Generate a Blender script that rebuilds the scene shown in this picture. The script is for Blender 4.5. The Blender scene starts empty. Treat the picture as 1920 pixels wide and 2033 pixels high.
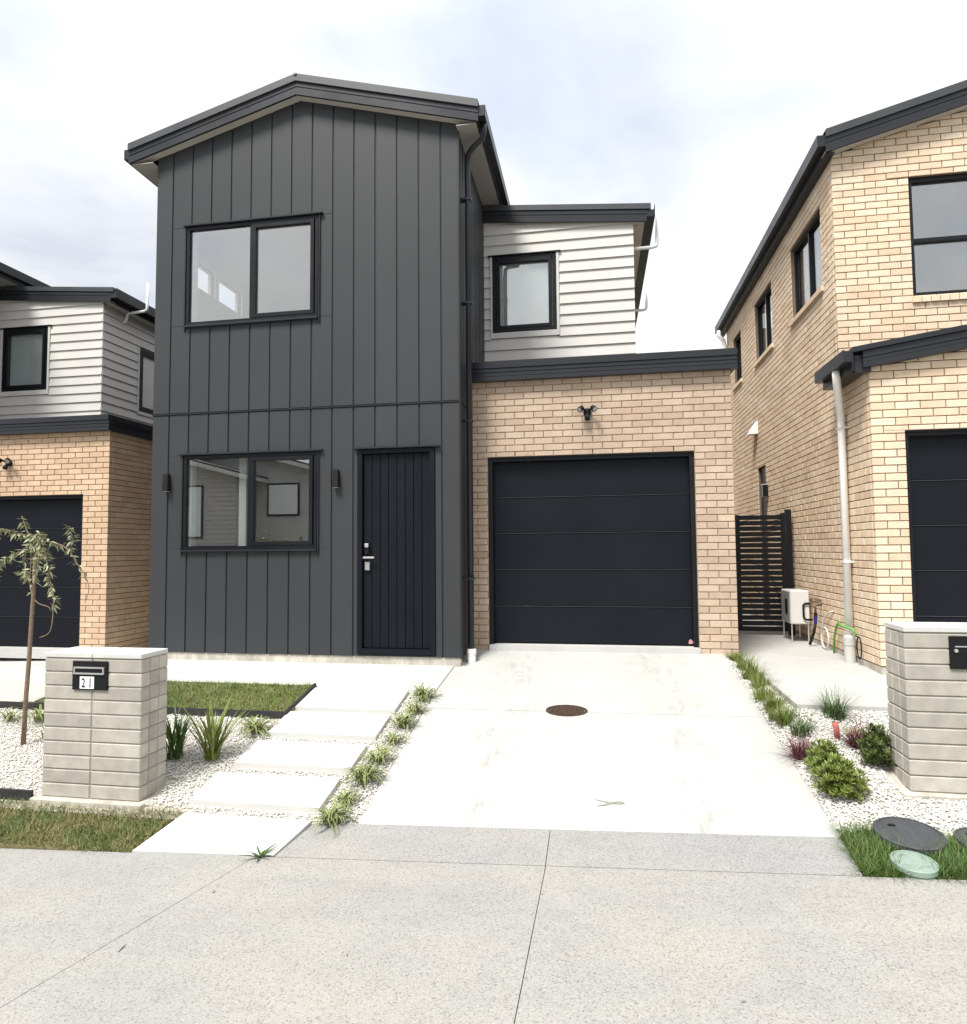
import bpy, bmesh, math, random
import numpy as np
from mathutils import Matrix, Vector
random.seed(7); rng = np.random.default_rng(7)
SC = bpy.context.scene
COL = SC.collection
R = math.radians
EYE = 1.865            # eye height above the footpath; coordinates below are measured from the eye, everything is lifted at the end

# ------------------------------------------------------------------ camera
YAW, PIT, ROL, FPX = -0.1712, 0.05614, -0.00835, 1302.24
_f = Vector((math.sin(YAW)*math.cos(PIT), math.cos(YAW)*math.cos(PIT), math.sin(PIT)))
_r = Vector((math.cos(YAW), -math.sin(YAW), 0)); _u = _r.cross(_f)
RGT = math.cos(ROL)*_r + math.sin(ROL)*_u; UPV = -math.sin(ROL)*_r + math.cos(ROL)*_u; FWD = _f
cam = bpy.data.cameras.new('camera'); cam.sensor_fit = 'HORIZONTAL'; cam.sensor_width = 36
cam.lens = FPX/1920*36; cam.clip_start = 0.05; cam.clip_end = 2000
camo = bpy.data.objects.new('camera', cam); COL.objects.link(camo)
camo.matrix_world = Matrix((( RGT.x, UPV.x, -FWD.x, 0), (RGT.y, UPV.y, -FWD.y, 0), (RGT.z, UPV.z, -FWD.z, 0), (0, 0, 0, 1)))
SC.camera = camo

# ------------------------------------------------------------------ light and exposure
SUN_EL, SUN_AZ = R(58), R(207)      # azimuth clockwise from +Y: behind the camera
W = bpy.data.worlds.new('World'); SC.world = W; W.use_nodes = True
nt = W.node_tree; nt.nodes.clear()
def N(tree, typ, **kw):
    n = tree.nodes.new(typ)
    for k, v in kw.items(): setattr(n, k, v)
    return n
wo = N(nt, 'ShaderNodeOutputWorld'); bg = N(nt, 'ShaderNodeBackground'); bg.inputs[1].default_value = 1.0
sky = N(nt, 'ShaderNodeTexSky', sky_type='NISHITA'); sky.sun_disc = False; sky.sun_elevation = SUN_EL; sky.sun_rotation = SUN_AZ
skm = N(nt, 'ShaderNodeMix', data_type='RGBA', blend_type='MULTIPLY'); skm.inputs[0].default_value = 1
skm.inputs[7].default_value = (0.12, 0.12, 0.12, 1); nt.links.new(sky.outputs[0], skm.inputs[6])
tc = N(nt, 'ShaderNodeTexCoord'); sep = N(nt, 'ShaderNodeSeparateXYZ'); nt.links.new(tc.outputs['Generated'], sep.inputs[0])
zz = N(nt, 'ShaderNodeMath', operation='ADD'); nt.links.new(sep.outputs[2], zz.inputs[0]); zz.inputs[1].default_value = 0.25
zm = N(nt, 'ShaderNodeMath', operation='MAXIMUM'); nt.links.new(zz.outputs[0], zm.inputs[0]); zm.inputs[1].default_value = 0.08
dx = N(nt, 'ShaderNodeMath', operation='DIVIDE'); nt.links.new(sep.outputs[0], dx.inputs[0]); nt.links.new(zm.outputs[0], dx.inputs[1])
dy = N(nt, 'ShaderNodeMath', operation='DIVIDE'); nt.links.new(sep.outputs[1], dy.inputs[0]); nt.links.new(zm.outputs[0], dy.inputs[1])
cv = N(nt, 'ShaderNodeCombineXYZ'); nt.links.new(dx.outputs[0], cv.inputs[0]); nt.links.new(dy.outputs[0], cv.inputs[1])
def wnoise(scale, det, w, rough=.55):
    n = N(nt, 'ShaderNodeTexNoise'); n.noise_dimensions = '4D'; n.inputs['W'].default_value = w; n.inputs['Scale'].default_value = scale
    n.inputs['Detail'].default_value = det; n.inputs['Roughness'].default_value = rough; n.inputs['Distortion'].default_value = .35
    nt.links.new(cv.outputs[0], n.inputs['Vector']); return n
def wramp(src, stops):
    r_ = N(nt, 'ShaderNodeValToRGB'); e = r_.color_ramp.elements
    e[0].position, e[0].color = stops[0][0], (*stops[0][1], 1); e[1].position, e[1].color = stops[1][0], (*stops[1][1], 1)
    for p_, c_ in stops[2:]:
        q = e.new(p_); q.color = (*c_, 1)
    nt.links.new(src, r_.inputs[0]); return r_
n1 = wnoise(1.15, 6, 3.3); n2 = wnoise(1.6, 4, 8.1)
cloud = wramp(n1.outputs[0], [(.35, (.60, .635, .71)), (.44, (.78, .805, .85)), (.53, (.92, .935, .95)), (.62, (1.0, 1.005, 1.01))])
gap = wramp(n2.outputs[0], [(.50, (0, 0, 0)), (.68, (.6, .6, .6))])
mx = N(nt, 'ShaderNodeMix', data_type='RGBA'); nt.links.new(gap.outputs[0], mx.inputs[0]); nt.links.new(cloud.outputs[0], mx.inputs[6])
sm2 = N(nt, 'ShaderNodeMix', data_type='RGBA', blend_type='ADD'); sm2.inputs[0].default_value = 1; sm2.inputs[7].default_value = (.34, .34, .34, 1)
nt.links.new(skm.outputs[2], sm2.inputs[6]); nt.links.new(sm2.outputs[2], mx.inputs[7])
zc = N(nt, 'ShaderNodeMath', operation='MAXIMUM'); nt.links.new(sep.outputs[2], zc.inputs[0]); zc.inputs[1].default_value = 0
og = N(nt, 'ShaderNodeMath', operation='MULTIPLY_ADD'); nt.links.new(zc.outputs[0], og.inputs[0]); og.inputs[1].default_value = .50; og.inputs[2].default_value = .72
om = N(nt, 'ShaderNodeMix', data_type='RGBA', blend_type='MULTIPLY'); om.inputs[0].default_value = 1; nt.links.new(mx.outputs[2], om.inputs[6]); nt.links.new(og.outputs[0], om.inputs[7])
nt.links.new(om.outputs[2], bg.inputs[0]); nt.links.new(bg.outputs[0], wo.inputs[0])
sl = bpy.data.lights.new('sun', 'SUN'); sl.energy = 4.0; sl.angle = R(18); sl.color = (1, .965, .91)
so = bpy.data.objects.new('sun', sl); COL.objects.link(so)
sd = Vector((math.sin(SUN_AZ)*math.cos(SUN_EL), math.cos(SUN_AZ)*math.cos(SUN_EL), math.sin(SUN_EL)))
so.rotation_euler = sd.to_track_quat('Z', 'Y').to_euler(); so.location = (0, -4, 20)
V = SC.view_settings; V.view_transform = 'Standard'; V.look = 'None'; V.gamma = 1; V.use_curve_mapping = False; V.exposure = 0.44
SC.cycles.use_denoising = True; SC.cycles.max_bounces = 8; SC.cycles.diffuse_bounces = 4; SC.cycles.transparent_max_bounces = 12
SC.cycles.glossy_bounces = 4; SC.cycles.sample_clamp_indirect = 6

# ------------------------------------------------------------------ materials
MATS = {}
def newmat(name):
    m = bpy.data.materials.new(name); m.use_nodes = True; t = m.node_tree; t.nodes.clear()
    o = N(t, 'ShaderNodeOutputMaterial'); b = N(t, 'ShaderNodeBsdfPrincipled'); t.links.new(b.outputs[0], o.inputs[0]); MATS[name] = m
    return m, t, b
def tnoise(t, vec, scale, det=3, rough=.55, dim='3D'):
    n = N(t, 'ShaderNodeTexNoise'); n.noise_dimensions = dim; n.inputs['Scale'].default_value = scale; n.inputs['Detail'].default_value = det
    n.inputs['Roughness'].default_value = rough
    if vec is not None: t.links.new(vec, n.inputs['Vector'])
    return n
def tramp(t, src, stops):
    r_ = N(t, 'ShaderNodeValToRGB'); e = r_.color_ramp.elements
    def c4(c): return (*c, 1) if isinstance(c, tuple) else (c, c, c, 1)
    e[0].position, e[0].color = stops[0][0], c4(stops[0][1]); e[1].position, e[1].color = stops[1][0], c4(stops[1][1])
    for p_, c_ in stops[2:]:
        q = e.new(p_); q.color = c4(c_)
    t.links.new(src, r_.inputs[0]); return r_
def mul(t, a, b, fac=1.0, mode='MULTIPLY'):
    m = N(t, 'ShaderNodeMix', data_type='RGBA', blend_type=mode); m.inputs[0].default_value = fac
    t.links.new(a, m.inputs[6])
    if isinstance(b, tuple): m.inputs[7].default_value = (*b, 1)
    else: t.links.new(b, m.inputs[7])
    return m.outputs[2]
def rand(t):          # per object plus per island
    oi = N(t, 'ShaderNodeObjectInfo'); g = N(t, 'ShaderNodeNewGeometry')
    a = N(t, 'ShaderNodeMath', operation='ADD'); t.links.new(oi.outputs['Random'], a.inputs[0]); t.links.new(g.outputs['Random Per Island'], a.inputs[1])
    f = N(t, 'ShaderNodeMath', operation='FRACT'); t.links.new(a.outputs[0], f.inputs[0]); return f.outputs[0]
def mat(name, col, rough=.5, var=.12, scale=3.0, fine=0.0, fscale=60, bump=0.0, bscale=80, rvar=0.0, metal=0.0, spec=.5, col2=None, stretch=None, coat=0.0):
    m, t, b = newmat(name)
    g = N(t, 'ShaderNodeNewGeometry'); vec = g.outputs['Position']
    if stretch:
        mp = N(t, 'ShaderNodeMapping'); mp.inputs['Scale'].default_value = stretch; t.links.new(vec, mp.inputs[0]); vec = mp.outputs[0]
    rgb = N(t, 'ShaderNodeRGB'); rgb.outputs[0].default_value = (*col, 1); c = rgb.outputs[0]
    n = tnoise(t, vec, scale, 5)
    if col2:
        r_ = tramp(t, n.outputs[0], [(.35, col), (.65, col2)]); c = r_.outputs[0]
    elif var: c = mul(t, c, tramp(t, n.outputs[0], [(.3, 1-var), (.7, 1+var)]).outputs[0])
    if fine:
        c = mul(t, c, tramp(t, tnoise(t, vec, fscale, 2, .6).outputs[0], [(.3, 1-fine), (.7, 1+fine)]).outputs[0])
    if rvar:
        c = mul(t, c, tramp(t, rand(t), [(0, 1-rvar), (1, 1+rvar)]).outputs[0])
    t.links.new(c, b.inputs['Base Color'])
    rr = tramp(t, n.outputs[0], [(.3, max(rough-.07, .03)), (.7, min(rough+.07, 1))]); t.links.new(rr.outputs[0], b.inputs['Roughness'])
    b.inputs['Metallic'].default_value = metal; b.inputs['Specular IOR Level'].default_value = spec; b.inputs['Coat Weight'].default_value = coat
    if bump:
        bn = tnoise(t, vec, bscale, 3); bp = N(t, 'ShaderNodeBump'); bp.inputs['Strength'].default_value = bump; bp.inputs['Distance'].default_value = .004
        t.links.new(bn.outputs[0], bp.inputs['Height']); t.links.new(bp.outputs[0], b.inputs['Normal'])
    return m
def brickmat(name, c1, c2, c3):
    m, t, b = newmat(name)
    g = N(t, 'ShaderNodeNewGeometry'); vec = g.outputs['Position']; rd = rand(t)
    c = tramp(t, rd, [(0, c1), (.5, c2), (1, c3)]).outputs[0]
    c = mul(t, c, tramp(t, tnoise(t, vec, 9, 3).outputs[0], [(.3, .93), (.7, 1.06)]).outputs[0])
    c = mul(t, c, tramp(t, tnoise(t, vec, 1.1, 4).outputs[0], [(.35, .92), (.65, 1.05)]).outputs[0])
    c = mul(t, c, tramp(t, tnoise(t, vec, 150, 2, .7).outputs[0], [(.28, .72), (.46, 1.0), (.75, 1.06)]).outputs[0])
    t.links.new(c, b.inputs['Base Color']); b.inputs['Roughness'].default_value = .9; b.inputs['Specular IOR Level'].default_value = .25
    bp = N(t, 'ShaderNodeBump'); bp.inputs['Strength'].default_value = .5; bp.inputs['Distance'].default_value = .004
    t.links.new(tnoise(t, vec, 120, 3).outputs[0], bp.inputs['Height']); t.links.new(bp.outputs[0], b.inputs['Normal'])
    return m
def glassmat(name, f0=.30, tint=(.95, .97, .96)):
    """thin coated pane: Schlick reflectance on both faces, the rest passes straight through"""
    m = bpy.data.materials.new(name); m.use_nodes = True; t = m.node_tree; t.nodes.clear(); MATS[name] = m
    o = N(t, 'ShaderNodeOutputMaterial'); g = N(t, 'ShaderNodeNewGeometry')
    dt = N(t, 'ShaderNodeVectorMath', operation='DOT_PRODUCT'); t.links.new(g.outputs['Normal'], dt.inputs[0]); t.links.new(g.outputs['Incoming'], dt.inputs[1])
    ab = N(t, 'ShaderNodeMath', operation='ABSOLUTE'); t.links.new(dt.outputs['Value'], ab.inputs[0])
    om = N(t, 'ShaderNodeMath', operation='SUBTRACT'); om.inputs[0].default_value = 1; t.links.new(ab.outputs[0], om.inputs[1])
    pw = N(t, 'ShaderNodeMath', operation='POWER'); t.links.new(om.outputs[0], pw.inputs[0]); pw.inputs[1].default_value = 5
    ma = N(t, 'ShaderNodeMath', operation='MULTIPLY_ADD'); t.links.new(pw.outputs[0], ma.inputs[0]); ma.inputs[1].default_value = 1-f0; ma.inputs[2].default_value = f0
    tr = N(t, 'ShaderNodeBsdfTransparent'); tr.inputs[0].default_value = (*tint, 1); gl = N(t, 'ShaderNodeBsdfGlossy'); gl.inputs['Roughness'].default_value = 0
    mi = N(t, 'ShaderNodeMixShader'); t.links.new(ma.outputs[0], mi.inputs[0]); t.links.new(tr.outputs[0], mi.inputs[1]); t.links.new(gl.outputs[0], mi.inputs[2])
    t.links.new(mi.outputs[0], o.inputs[0]); return m

M_clad = mat('dark_cladding', (.037, .0407, .0435), .55, .08, .7, fine=.05, fscale=300, bump=.12, bscale=260, rvar=.05, spec=.3)
M_groove = mat('dark_groove', (.012, .013, .015), .6, .05)
M_black = mat('black_door', (.0075, .009, .0135), .45, .08, 1.2, fine=.08, fscale=220, bump=.18, bscale=160, rvar=.06, spec=.16)
M_alu = mat('black_aluminium', (.009, .010, .0125), .38, .06, spec=.25)
M_fascia = mat('charcoal_metal', (.022, .024, .029), .36, .08, 1.5, spec=.3)
M_roof = mat('charcoal_roofing', (.038, .042, .046), .45, .12, 2.0, fine=.15, fscale=90)
M_soffit = mat('soffit_paint', (.46, .43, .39), .7, .05)
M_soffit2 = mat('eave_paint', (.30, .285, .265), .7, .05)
M_board = mat('off_white_board', (.57, .55, .52), .6, .05, 1.5, fine=.03, fscale=120, bump=.08, bscale=120, rvar=.03)
M_trimw = mat('off_white_trim', (.60, .585, .56), .55, .04)
M_plaster = mat('interior_plaster', (.78, .78, .77), .85, .03)
M_floor = mat('interior_floor', (.30, .25, .20), .6, .15)
M_br_mid = brickmat('tan_brick', (.445, .335, .248), (.50, .385, .29), (.535, .42, .322))
M_br_left = brickmat('orange_tan_brick', (.56, .395, .265), (.615, .44, .30), (.65, .475, .335))
M_br_right = brickmat('cream_brick', (.68, .515, .365), (.745, .59, .43), (.775, .64, .49))
M_mortar = mat('mortar', (.20, .15, .11), .95, .15, 6, fine=.12, fscale=120)
M_mortar_d = mat('mortar_light', (.30, .225, .165), .95, .15, 6, fine=.12, fscale=120)
M_glass = glassmat('window_glass')
M_frost = mat('frosted_blind', (.80, .84, .83), .8, .06, 2.5)
M_white_pvc = mat('white_pvc', (.84, .835, .815), .35, .05, 4)
M_grey_pvc = mat('grey_pvc', (.50, .50, .47), .45, .08, 6)
M_steel = mat('brushed_steel', (.75, .75, .74), .28, .04, metal=.85)
M_white = mat('white_enamel', (.72, .72, .69), .4, .05, 3)
M_seam_highlight = mat('door_seam_highlight', (.055, .057, .064), .4, .05, spec=.4)  # paler grey paints the highlight along the garage door panel joints
M_lgrey = mat('grey_plastic', (.33, .34, .34), .5, .06)
M_dk = mat('dark_plastic', (.010, .010, .011), .5, .06, spec=.2)
M_found = mat('raw_foundation', (.46, .43, .37), .9, .3, 7, fine=.12, fscale=60, bump=.4, bscale=60, stretch=(1, 1, .35))
M_block = mat('concrete_block', (.405, .38, .33), .92, .14, 9, fine=.12, fscale=160, bump=.6, bscale=140, rvar=.14)
M_blockmortar = mat('block_mortar', (.29, .27, .235), .95, .1)
M_joint = mat('joint_dirt', (.13, .12, .105), .95, .2)
M_cap = mat('block_cap', (.55, .545, .515), .9, .08, 5, fine=.06, fscale=120)
M_slab = mat('pale_slab', (.56, .555, .535), .85, .05, 2.5, fine=.035, fscale=120, bump=.15, bscale=150)
M_timber = mat('black_timber_edging', (.022, .022, .023), .75, .3, 10)
M_soil = mat('soil', (.15, .12, .085), .95, .25, 12, fine=.3, fscale=90)
M_turf = mat('turf_soil', (.12, .115, .045), .95, .3, 8, col2=(.20, .155, .085))
M_gravelbase = mat('gravel_bed', (.46, .425, .37), .95, .2, 40)
M_gravel = mat('white_pebble', (.69, .675, .63), .8, .06, 30, rvar=.17)
M_asphalt = mat('asphalt', (.05, .05, .05), .9, .15, 4, fine=.2, fscale=150)
M_earth = mat('ground_earth', (.13, .12, .07), .95, .25, .6)
M_rust = mat('rusty_iron', (.038, .022, .015), .75, .3, 40, fine=.4, fscale=120, col2=(.075, .047, .033), spec=.3)
M_lid = mat('grey_plastic_lid', (.052, .055, .062), .6, .15, 9, fine=.1, fscale=90, stretch=(3, .6, 1))
M_glid = mat('mint_green_lid', (.25, .33, .28), .5, .08, 8)
M_red = mat('red_stub', (.42, .12, .09), .7, .2, 20)
M_hoseg = mat('green_hose', (.12, .34, .06), .45, .08)
M_hosew = mat('white_hose', (.62, .60, .54), .5, .06)
M_blue = mat('blue_fitting', (.02, .022, .16), .4, .05)
M_brass = mat('brass_tap', (.12, .07, .04), .5, .2)
M_litter = mat('dry_litter', (.23, .225, .19), .9, .2, 30)
M_house_grey = mat('grey_render', (.52, .53, .51), .8, .06)
M_house_tan = mat('brown_board', (.50, .485, .46), .8, .06)
M_leaf = mat('leaf_green', (.055, .105, .018), .5, .25, 9, rvar=.35, spec=.4)
M_leafo = mat('leaf_olive', (.075, .10, .022), .5, .25, 9, rvar=.4)
M_leafy = mat('leaf_yellow_green', (.145, .185, .032), .5, .25, 9, rvar=.35)
M_leafe = mat('leaf_cream_edge', (.36, .38, .16), .55, .15, 9, rvar=.2)
M_leafp = mat('leaf_purple', (.12, .032, .038), .5, .25, 9, rvar=.4)
M_leaft = mat('leaf_sage', (.27, .285, .16), .55, .2, 12, rvar=.35)
M_bark = mat('young_bark', (.20, .145, .095), .85, .25, 30, bump=.4, bscale=120)

def concretemat(name, base, stains):
    m, t, b = newmat(name); g = N(t, 'ShaderNodeNewGeometry'); vec = g.outputs['Position']
    c = tramp(t, tnoise(t, vec, 1.4, 5).outputs[0], [(.3, tuple(x*.94 for x in base)), (.7, tuple(min(x*1.04, .8) for x in base))]).outputs[0]
    c = mul(t, c, tramp(t, tnoise(t, vec, 90, 3, .7).outputs[0], [(.25, .86), (.5, 1.0), (.8, 1.04)]).outputs[0])
    c = mul(t, c, tramp(t, tnoise(t, vec, 5, 6, .7).outputs[0], [(.35, .93), (.55, 1.0), (.7, 1.02)]).outputs[0])
    if stains:      # scuffed tyre tracks: two worn strips with broken edges
        sp = N(t, 'ShaderNodeSeparateXYZ'); t.links.new(vec, sp.inputs[0])
        mp = N(t, 'ShaderNodeMapping'); mp.inputs['Scale'].default_value = (1, .28, 1); t.links.new(vec, mp.inputs[0])
        w = tramp(t, tnoise(t, mp.outputs[0], 9, 6, .75).outputs[0], [(.50, 0.0), (.68, 1.0)])
        tot = None
        for cx in (-.86, .66):
            a = N(t, 'ShaderNodeMath', operation='SUBTRACT'); t.links.new(sp.outputs[0], a.inputs[0]); a.inputs[1].default_value = cx
            a2 = N(t, 'ShaderNodeMath', operation='ABSOLUTE'); t.links.new(a.outputs[0], a2.inputs[0])
            r_ = N(t, 'ShaderNodeMapRange'); t.links.new(a2.outputs[0], r_.inputs[0]); r_.inputs[1].default_value = .05; r_.inputs[2].default_value = .42; r_.inputs[3].default_value = 1; r_.inputs[4].default_value = 0
            if tot is None: tot = r_.outputs[0]
            else:
                s_ = N(t, 'ShaderNodeMath', operation='ADD'); t.links.new(tot, s_.inputs[0]); t.links.new(r_.outputs[0], s_.inputs[1]); tot = s_.outputs[0]
        k = N(t, 'ShaderNodeMath', operation='MULTIPLY'); t.links.new(tot, k.inputs[0]); t.links.new(w.outputs[0], k.inputs[1])
        k2 = N(t, 'ShaderNodeMath', operation='MULTIPLY'); t.links.new(k.outputs[0], k2.inputs[0]); k2.inputs[1].default_value = .85
        mm = N(t, 'ShaderNodeMix', data_type='RGBA'); t.links.new(k2.outputs[0], mm.inputs[0]); t.links.new(c, mm.inputs[6]); mm.inputs[7].default_value = (.29, .288, .275, 1); c = mm.outputs[2]
    t.links.new(c, b.inputs['Base Color']); b.inputs['Roughness'].default_value = .88; b.inputs['Specular IOR Level'].default_value = .3
    bp = N(t, 'ShaderNodeBump'); bp.inputs['Strength'].default_value = .2; bp.inputs['Distance'].default_value = .003
    t.links.new(tnoise(t, vec, 200, 3).outputs[0], bp.inputs['Height']); t.links.new(bp.outputs[0], b.inputs['Normal'])
    return m
M_drive = concretemat('driveway_concrete', (.46, .456, .435), True)
M_terr = concretemat('terrace_concrete', (.50, .497, .478), False)
M_pad = concretemat('side_pad_concrete', (.47, .467, .45), False)
def aggmat(name, base):
    m, t, b = newmat(name); g = N(t, 'ShaderNodeNewGeometry'); vec = g.outputs['Position']
    c = tramp(t, tnoise(t, vec, .9, 5).outputs[0], [(.3, tuple(a*k for a, k in zip(base, (.92, .93, .97)))), (.5, base), (.7, tuple(a*k for a, k in zip(base, (1.08, 1.05, 1.0))))]).outputs[0]
    c = mul(t, c, tramp(t, tnoise(t, vec, 4.5, 6, .7).outputs[0], [(.32, .94), (.5, 1.0), (.72, 1.03)]).outputs[0])
    vo = N(t, 'ShaderNodeTexVoronoi'); vo.inputs['Scale'].default_value = 150; t.links.new(vec, vo.inputs['Vector'])
    sep2 = N(t, 'ShaderNodeSeparateColor'); t.links.new(vo.outputs['Color'], sep2.inputs[0])
    c = mul(t, c, tramp(t, sep2.outputs[0], [(0, .60), (.12, .84), (.30, 1.0), (.8, 1.02), (1, 1.14)]).outputs[0])
    wn = tnoise(t, vec, 2.2, 4, .6)          # where the paste is worn the stones show more
    fm = N(t, 'ShaderNodeMix', data_type='RGBA', blend_type='MULTIPLY'); t.links.new(tramp(t, wn.outputs[0], [(.38, .35), (.62, 1.0)]).outputs[0], fm.inputs[0]); t.links.new(c, fm.inputs[6])
    t.links.new(tramp(t, tnoise(t, vec, 95, 3, .75).outputs[0], [(.34, .74), (.5, 1.0), (.7, 1.07)]).outputs[0], fm.inputs[7]); c = fm.outputs[2]
    gv = N(t, 'ShaderNodeTexVoronoi'); gv.inputs['Scale'].default_value = 2.6; t.links.new(vec, gv.inputs['Vector'])
    c = mul(t, c, tramp(t, gv.outputs['Distance'], [(.022, .55), (.034, 1.0)]).outputs[0])
    mp = N(t, 'ShaderNodeMapping'); mp.inputs['Rotation'].default_value = (0, 0, .5); mp.inputs['Scale'].default_value = (.5, 2.2, 1); t.links.new(vec, mp.inputs[0])
    c = mul(t, c, tramp(t, tnoise(t, mp.outputs[0], 1.3, 6, .65).outputs[0], [(.36, (.95, .95, .96)), (.52, (1.0, 1.0, 1.0)), (.68, (1.03, 1.015, .985))]).outputs[0])
    t.links.new(c, b.inputs['Base Color']); b.inputs['Roughness'].default_value = .85; b.inputs['Specular IOR Level'].default_value = .3
    bp = N(t, 'ShaderNodeBump'); bp.inputs['Strength'].default_value = .35; bp.inputs['Distance'].default_value = .003
    t.links.new(vo.outputs['Distance'], bp.inputs['Height']); t.links.new(bp.outputs[0], b.inputs['Normal'])
    return m
M_path = aggmat('exposed_aggregate', (.325, .319, .30))
M_cross = aggmat('crossing_concrete', (.30, .297, .288))

# ------------------------------------------------------------------ mesh helpers
def tag(o, label=None, cat=None, group=None, kind=None):
    if label: o['label'] = label
    if cat: o['category'] = cat
    if group: o['group'] = group
    if kind: o['kind'] = kind
    return o
def thing(name, loc, label, cat, group=None):
    o = bpy.data.objects.new(name, None); COL.objects.link(o); o.location = loc; o.empty_display_size = .1
    return tag(o, label, cat, group)
def link(name, me, parent=None, loc=None, rotz=0, scale=None):
    o = bpy.data.objects.new(name, me); COL.objects.link(o)
    if parent is not None:
        o.parent = parent
        if parent.type == 'EMPTY' and loc is None: o.matrix_parent_inverse = Matrix.Translation(-Vector(parent.location))
    if loc is not None: o.location = loc
    if rotz: o.rotation_euler = (0, 0, rotz)
    if scale: o.scale = scale
    return o
class MB:
    def __init__(s, T=None): s.v = []; s.f = []; s.mi = []; s.T = T
    def add(s, vs, fs, m=0):
        b = len(s.v); s.v += [s.T(*p) for p in vs] if s.T else [tuple(p) for p in vs]
        s.f += [tuple(i+b for i in f) for f in fs]; s.mi += [m]*len(fs); return s
    def hexa(s, p, m=0):     # bottom four, top four
        return s.add(p, [(3,2,1,0),(4,5,6,7),(0,1,5,4),(1,2,6,5),(2,3,7,6),(3,0,4,7)], m)
    def box(s, x0, x1, y0, y1, z0, z1, m=0):
        return s.hexa([(x0,y0,z0),(x1,y0,z0),(x1,y1,z0),(x0,y1,z0),(x0,y0,z1),(x1,y0,z1),(x1,y1,z1),(x0,y1,z1)], m)
    def rake(s, xa, za, xb, zb, y0, y1, h0, h1, m=0):   # board along a slope in XZ
        return s.hexa([(xa,y0,za+h0),(xb,y0,zb+h0),(xb,y1,zb+h0),(xa,y1,za+h0),(xa,y0,za+h1),(xb,y0,zb+h1),(xb,y1,zb+h1),(xa,y1,za+h1)], m)
    def prism(s, poly, y0, y1, m=0):   # poly in XZ extruded along Y
        n = len(poly); vs = [(x,y0,z) for x,z in poly]+[(x,y1,z) for x,z in poly]
        return s.add(vs, [tuple(range(n)), tuple(range(2*n-1, n-1, -1))]+[(i,(i+1)%n,(i+1)%n+n,i+n) for i in range(n)], m)
    def tube(s, path, r, n=8, m=0, cap=True):
        path = [Vector(p) for p in path]; rs = r if isinstance(r, (list, tuple)) else [r]*len(path); base = len(s.v); prev = None
        for i, p in enumerate(path):
            d = (path[min(i+1, len(path)-1)]-path[max(i-1, 0)]).normalized()
            a = prev if prev is not None else (Vector((1, 0, 0)) if abs(d.x) < .8 else Vector((0, 1, 0)))
            a = (a-d*a.dot(d)).normalized(); b = d.cross(a); prev = a
            for k in range(n):
                q = p+(a*math.cos(2*math.pi*k/n)+b*math.sin(2*math.pi*k/n))*rs[i]; s.v.append(tuple(q))
        for i in range(len(path)-1):
            for k in range(n):
                s.f.append((base+i*n+k, base+i*n+(k+1)%n, base+(i+1)*n+(k+1)%n, base+(i+1)*n+k)); s.mi.append(m)
        if cap:
            s.f.append(tuple(base+k for k in range(n-1, -1, -1))); s.f.append(tuple(base+(len(path)-1)*n+k for k in range(n))); s.mi += [m, m]
        return s
    def lathe(s, c, prof, n=24, m=0):
        b = len(s.v)
        for r_, z in prof: s.v += [(c[0]+r_*math.cos(2*math.pi*k/n), c[1]+r_*math.sin(2*math.pi*k/n), c[2]+z) for k in range(n)]
        for i in range(len(prof)-1):
            for k in range(n): s.f.append((b+i*n+k, b+i*n+(k+1)%n, b+(i+1)*n+(k+1)%n, b+(i+1)*n+k)); s.mi.append(m)
        s.f.append(tuple(b+(len(prof)-1)*n+k for k in range(n))); s.mi.append(m); s.f.append(tuple(b+k for k in range(n-1, -1, -1))); s.mi.append(m); return s
    def mesh(s, name, mats, smooth=False, fix=True, bevel=0):
        me = bpy.data.meshes.new(name); me.from_pydata(s.v, [], s.f)
        for m in (mats if isinstance(mats, (list, tuple)) else [mats]): me.materials.append(m)
        if len(set(s.mi)) > 1: me.polygons.foreach_set('material_index', s.mi)
        if fix or bevel:
            bm = bmesh.new(); bm.from_mesh(me); bmesh.ops.recalc_face_normals(bm, faces=bm.faces)
            if bevel: bmesh.ops.bevel(bm, geom=[e for e in bm.edges], offset=bevel, segments=1, affect='EDGES', clamp_overlap=True)
            bm.to_mesh(me); bm.free()
        if smooth: me.polygons.foreach_set('use_smooth', [True]*len(me.polygons))
        me.update(); return me
    def build(s, name, mats, parent=None, smooth=False, bevel=0):
        return link(name, s.mesh(name, mats, smooth, True, bevel), parent)
def lerp(pts, y): return float(np.interp(y, [p[0] for p in pts], [p[1] for p in pts]))
def proj_area(c, area, nrm):      # how large a piece shows from the street
    d = c.length; a = area*max(-(c/d).dot(nrm), 0)/(d*d); zf = c.dot(FWD)
    if zf <= 0: return 0
    px, py = 960+c.dot(RGT)/zf*FPX, 1016-c.dot(UPV)/zf*FPX
    return a if (-40 < px < 1960 and -40 < py < 2080) else a*1e-4

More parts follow.
